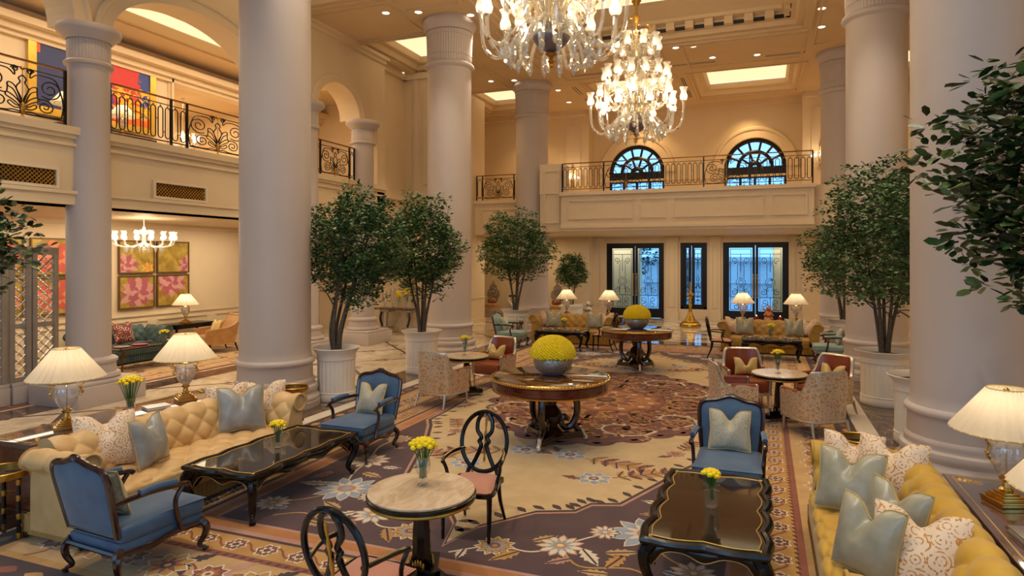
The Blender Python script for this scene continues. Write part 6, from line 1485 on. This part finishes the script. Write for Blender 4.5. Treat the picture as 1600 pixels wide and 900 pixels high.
# ---- potted trees
def pot(t, r=.34, H=.92, m=None):
    MB().lathe([(r * .97, .0), (r * 1.0, .02), (r * 1.0, .10), (r * .97, .14), (r * 1.0, .15), (r * .965, .16), (r * .98, H * .78), (r * 1.02, H * .79), (r * 1.0, H * .88), (r * 1.08, H * .93), (r * 1.24, H), (r * 1.20, H + .008), (r * 1.0, H - .04), (r * .9, H - .1)], 96,
               mod=lambda a, z: 1 - (.035 * (.5 + .5 * cos(a * 24)) ** 3 if .16 <= z <= H * .785 else 0), cap=False).build('pot', m or M['white'], t)
    MB().lathe([(.001, H - .07), (r * .95, H - .075)], 24, cap=False).build('soil', M['soil'], t)
def tree(x, y, label, cr, cz, rh, rv, leaf=.075, n=5200, seed=0, z0=.85, mat='leaf', potr=.34, trunks=5, skirt=0, cx=0, cy=0, withpot=True, group='potted trees of the hall'):
    rn = np.random.default_rng(seed); pr = random.Random(seed)
    t = thing('potted_tree', label, 'potted tree', (x, y, 0), 0, group)
    if withpot: pot(t, potr, .92)
    b = MB(); tips = []
    for k in range(trunks):
        a = 2 * pi * k / trunks + seed; r1 = rh * (.25 + .3 * pr.random())
        P = spl([(.05 * cos(a), .05 * sin(a), z0), (.10 * cos(a), .10 * sin(a), z0 + .4), (cx * .5 + r1 * .6 * cos(a), cy * .5 + r1 * .6 * sin(a), cz - rv * .6), (cx + r1 * cos(a), cy + r1 * sin(a), cz + rv * .3)], 6); m_ = len(P)
        b.tube(P, [.042 * (1 - .75 * i / m_) for i in range(m_)], 7)
        for j in range(5):
            i = pr.randint(m_ // 2, m_ - 2); p = P[i]; a2 = pr.uniform(0, 2 * pi); rr = rh * pr.uniform(.4, .75); q = (p[0] + rr * cos(a2), p[1] + rr * sin(a2), p[2] + pr.uniform(.1, .5)); b.tube(spl([p, ((p[0] + q[0]) / 2, (p[1] + q[1]) / 2, (p[2] + q[2]) / 2 + .06), q], 4), [.014, .012, .011, .01, .009, .008, .007, .006, .005], 5)
    b.build('trunk', M['bark'], t)
    # clumps of leaves over an uneven crown
    nc = int(n / 11); u = rn.normal(size=(nc, 3)); u /= np.linalg.norm(u, axis=1)[:, None]; rad = (.35 + .65 * rn.random(nc) ** .55) * (1 + .16 * np.sin(3.1 * u[:, 0] * 2 + seed) * np.cos(2.7 * u[:, 1] * 2 + seed) + .1 * np.sin(5 * u[:, 2] + seed))
    cen = u * rad[:, None] * np.array([rh, rh, rv]) + np.array([cx, cy, cz])
    low = cen[:, 2] < cz - rv * .6; keep = ~(low & (rn.random(nc) < .3)); cen = cen[keep]; nc = len(cen)
    idx = np.repeat(np.arange(nc), 11); N = len(idx)
    c0 = cen[idx]; a = rn.random(N) * 2 * pi; el = rn.uniform(-.5, .75, N); d = np.stack([np.cos(a) * np.cos(el), np.sin(a) * np.cos(el), np.sin(el)], 1)
    base = c0 + d * leaf * rn.uniform(.1, 1.1, (N, 1)); up = np.array([0, 0, 1.]) + rn.normal(size=(N, 3)) * .45; s_ = np.cross(d, up); s_ /= np.linalg.norm(s_, axis=1)[:, None] + 1e-9; nn = np.cross(s_, d)
    L = leaf * rn.uniform(.75, 1.35, (N, 1)); W = L * .24
    V = np.stack([base, base + d * L * .35 + s_ * W - nn * L * .02, base + d * L * .75 + s_ * W * .95 - nn * L * .04, base + d * L * 1.0 - nn * L * .12, base + d * L * .75 - s_ * W * .95 - nn * L * .04, base + d * L * .35 - s_ * W - nn * L * .02, base + d * L * .5 - nn * L * .09], 1).reshape(-1, 3)
    F = []
    for i in range(N):
        o = i * 7; F += [(o, o + 1, o + 6), (o + 1, o + 2, o + 6), (o + 2, o + 3, o + 6), (o + 3, o + 4, o + 6), (o + 4, o + 5, o + 6), (o + 5, o, o + 6)]
    b = MB(); b.v = V.tolist(); b.f = F; b.m = [0] * len(F); o = b.build('foliage', M[mat], t, sharp=180); o['kind'] = 'stuff'
    return t
tree(-7.13, 9.50, 'tall leafy potted tree beside the thick left column', 1, 2.72, .92, 1.12, n=15000, seed=1, leaf=.068, potr=.335, cx=.1, cy=.45)
tree(-7.05, 12.4, 'rounded leafy potted tree, second along the left side', 1, 2.72, .90, 1.15, n=14500, seed=2, leaf=.068, potr=.36)
tree(-7.25, 18.6, 'potted tree before the third left column', 1, 2.8, 1.18, 1.1, n=14000, seed=3, leaf=.072, potr=.38)
tree(1.94, 12.5, 'big potted tree beside the middle right column', 1, 2.85, 1.05, 1.3, n=17000, seed=4, leaf=.068, potr=.38)
tree(2.02, 10.0, 'potted tree mostly hidden behind the huge right column', 1, 2.75, .72, 1.0, n=6000, seed=5, leaf=.068, potr=.36)
tree(1.95, 18.7, 'farthest right potted tree beside the far right column', 1, 2.55, 1.05, 1.05, n=9000, seed=6)
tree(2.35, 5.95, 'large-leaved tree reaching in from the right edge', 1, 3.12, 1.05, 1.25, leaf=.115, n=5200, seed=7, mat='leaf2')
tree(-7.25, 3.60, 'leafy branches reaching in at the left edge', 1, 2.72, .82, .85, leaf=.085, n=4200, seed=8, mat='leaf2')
# small tree in square planter near the far doors
t = thing('small_tree', 'small round-headed tree in a square white planter left of the doors', 'potted tree', (-7.3, 25.0, 0))
b = MB(); b.rbox(-.36, .36, -.36, .36, .06, .62, .02); b.rbox(-.42, .42, -.42, .42, .55, .64, .02); b.rbox(-.4, .4, -.4, .4, 0, .07, .01); b.build('planter', M['white'], t)
tt = tree(-7.3, 25.0, 'x', 1, 1.95, .64, .72, n=6000, seed=9, z0=.6, withpot=False, trunks=2)
for c_ in list(tt.children): c_.parent = t
bpy.data.objects.remove(tt)
# ------------------------------------------------------------ distant and small furniture
# thrones
def throne(x, y, rz, label):
    t = thing('carved_throne_chair', label, 'chair', (x, y, 0), rz, 'carved silver-backed chairs')
    MB().rbox(-.33, .33, -.3, .3, .42, .58, .05, 3).build('seat', M['tan'], t)
    b = MB(); pts = [(-.12, .58), (-.2, .75), (-.3, .9), (-.28, 1.08), (-.18, 1.18), (-.16, 1.32), (-.06, 1.4), (0, 1.56), (.06, 1.4), (.16, 1.32), (.18, 1.18), (.28, 1.08), (.3, .9), (.2, .75), (.12, .58)]
    T = Matrix(((1, 0, 0, 0), (0, 0, 1, -.28), (0, 1, 0, 0), (0, 0, 0, 1))); b.prism(pts, -.03, .03, T=T)
    for k in range(9): a = k * 2 * pi / 9; b.ball((.15 * cos(a), -.24, 1.05 + .16 * sin(a)), .04, 8)
    b.ball((0, -.24, 1.05), .07, 8); b.build('carved_back', M['bowl'], t)
    b = MB(); b.ball((0, -.12, .68), .17, 14, sc=(1.3, .7, .9)); b.build('red_cushion', M['suzani'], t)
    for sx in (-1, 1):
        for sy in (-1, 1): MB().lathe([(.02, 0), (.03, .2), (.02, .42)], 8, c=(sx * .28, sy * .24, 0)).build('leg', M['silver'], t)
throne(-11.0, 25.3, R(180), 'ornate silver-backed chair with red cushion seen between the second and third left columns'); throne(-8.05, 25.2, R(180), 'ornate silver-backed chair just right of the third left column')
# white carved console with tray at the far left wall
t = thing('white_carved_console', 'white carved console against the far left wall behind the third potted tree', 'console table', (-9.6, 25.85, 0))
MB().rbox(-.7, .7, -.24, .24, .86, .92, .01).build('top', M['lacquer'], t)
for sx in (-1, 1):
    b = MB(); b.tube(spl([(sx * .62, -.15, .86), (sx * .72, -.18, .7), (sx * .52, -.18, .4), (sx * .6, -.18, .1), (sx * .7, -.2, .01)], 6), .045, 8); b.tube(spl([(sx * .6, -.18, .72), (sx * .35, -.18, .62), (sx * .3, -.18, .74), (0, -.18, .66)], 5), .03, 6); b.build('scroll_leg', M['white'], t)
MB().rbox(-.6, .6, -.1, .2, .70, .86, .01).build('apron', M['white'], t)
t = thing('gilt_ornament', 'golden branching ornament standing on the white carved console', 'ornament', (-9.5, 25.85, .922)); b = MB(); rn = random.Random(4); b.lathe([(.1, 0), (.05, .04), (.02, .1)], 12)
for k in range(40): a, q = rn.uniform(0, 6.3), rn.uniform(.1, .3); b.tube([(0, 0, .08), (q * cos(a) * .6, q * sin(a) * .3, .3), (q * cos(a), q * sin(a) * .5, rn.uniform(.3, .75))], .008, 4)
b.build('branches', M['oldgold'], t)
# carved console between first and second left trees, with glassware and bouquets
t = thing('carved_console', 'dark carved console with pierced fretwork by the end wall, between the potted trees', 'console table', (-11.5, 18.55, 0), R(0))
MB().rbox(-.72, .72, -.26, .26, .80, .86, .01).build('top', M['emperador'], t)
for sx in (-1, 1):
    b = MB()
    for i in range(7):
        for j in range(9): b.tube([(sx * (.46 + .035 * 2 * (i % 4) - .1) + .03 * cos(q), -.2 + .06 * i, .24 + .06 * j + .03 * sin(q)) for q in np.linspace(0, 2 * pi, 7)[:-1]], .007, 4, closed=True)
    b.rbox(sx * .42 - .12, sx * .42 + .22, -.2, .2, .72, .80, .01); b.rbox(sx * .42 - .1, sx * .42 + .2, -.2, .2, .16, .22, .01); b.build('fretwork_end', M['bowl'], t)
    b = MB(); b.tube(spl([(sx * .5, -.1, .8), (sx * .56, -.12, .5), (sx * .48, -.12, .2), (sx * .56, -.16, .01)], 5), .04, 8); b.build('leg', M['mahog'], t)
b = MB()
for k in range(9):
    for s_ in (-1, 1): b.tube([(s_ * u, -.16, .3 + v) for u, v in spiral(.1 + .02 * k, .04 * k, .06, .02, k, k + 6, 12)], .008, 4)
b.build('scrollwork', M['bowl'], t)
def tallglass(x, y, label, h=.4, r=.09, col='vaseglass', heads=0, hc='yellow'):
    t = thing('tall_vase', label, 'vase', (x, y, .861), 0, 'glassware on the carved console'); MB().lathe([(r * .5, 0), (r * .6, .02), (r * .3, .06), (r * .9, h * .5), (r, h * .8), (r * .8, h)], 16, cap=False).build('vase', M[col], t)
    rn = random.Random(int(x * 100))
    for k in range(heads): a, q = rn.uniform(0, 6.3), rn.uniform(0, .17); MB().ball((q * cos(a), q * sin(a) * .7, h + rn.uniform(.02, .2)), .04, 8).build('blossom', M[hc], t)
    if heads: b = MB(); [b.tube([(0, 0, .1), (.05 * cos(k), .04 * sin(k), h + .05)], .005, 4) for k in range(8)]; b.build('stems', M['stem'], t)
tallglass(-11.93, 18.51, 'tall clear glass vase at the left of the carved console', .55, .1); tallglass(-11.63, 18.56, 'tall clear glass vase second on the carved console', .62, .12)
tallglass(-11.33, 18.41, 'glass vase of yellow flowers on the carved console, left one', .34, .08, heads=12); tallglass(-11.08, 18.51, 'glass vase of yellow flowers on the carved console, right one', .42, .08, heads=12); tallglass(-11.18, 18.68, 'vase of tall pink and red flowers on the carved console', .7, .08, heads=14, hc='pink')
# lounge glass-topped table with flowers and trays
t = thing('lounge_table', 'long glass-topped iron table before the teal sofa', 'table', (-13.35, 10.75, 0)); MB().rbox(-.38, .38, -.95, .95, .47, .50, .008).build('top', M['browntop'], t)
for sx in (-1, 1):
    for sy in (-1, 1): b = MB(); b.tube([(sx * .3, sy * .8, .47), (sx * .31, sy * .82, .003)], .02, 6); b.tube([(sx * .3, sy * (.8 - .08) + .06 * cos(q), .38 + .06 * sin(q)) for q in np.linspace(0, 2 * pi, 10)[:-1]], .01, 5, closed=True); b.build('leg', M['bronze'], t)
vase((-13.3, 11.2, .501), 'yellow flowers in a round glass bowl on the lounge table', 'cylinder', n=16, r=.10, s=1.0, hstem=.08)
for k, (dy, lab) in enumerate(((-.6, 'silver tray at the left end of the lounge table'), (-.15, 'round pink dish in the middle of the lounge table'), (.75, 'silver tray at the far end of the lounge table'))):
    t = thing('serving_tray', lab, 'tray', (-13.35, 10.75 + dy, .501)); MB().lathe([(.001, .004), (.13, .004), (.16, .02), (.165, .022), (.15, .0), (.001, 0)], 20).build('dish', M['silver'] if k != 1 else M['pink'], t)
# trees of the garden
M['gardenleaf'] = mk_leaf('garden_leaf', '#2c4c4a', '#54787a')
for (x, y, cz, r, l, sd) in ((-6.9, 33.5, 2.6, 1.5, 'dark garden tree outside the left door', 21), (2.2, 36, 2.2, 1.6, 'garden tree outside the right door', 22)):
    t = tree(x, y, l, 1, cz, r, r, leaf=.22, n=1600, seed=sd, z0=.0, mat='gardenleaf', withpot=False, trunks=3, group='garden trees beyond the doors'); t.name = 'garden_tree'; t['category'] = 'tree'

# everything that stands on a carpet rests on its pile
for o in list(bpy.data.objects):
    if o.parent is None and 'category' in o and o['category'] != 'carpet' and o.location.z < 4:
        x, y = o.location.x, o.location.y
        if (-6.45 < x < 1.25 and 3.2 < y < 18.9) or (-14.9 < x < -11.75 and 3 < y < 14.4): o.location.z += .024
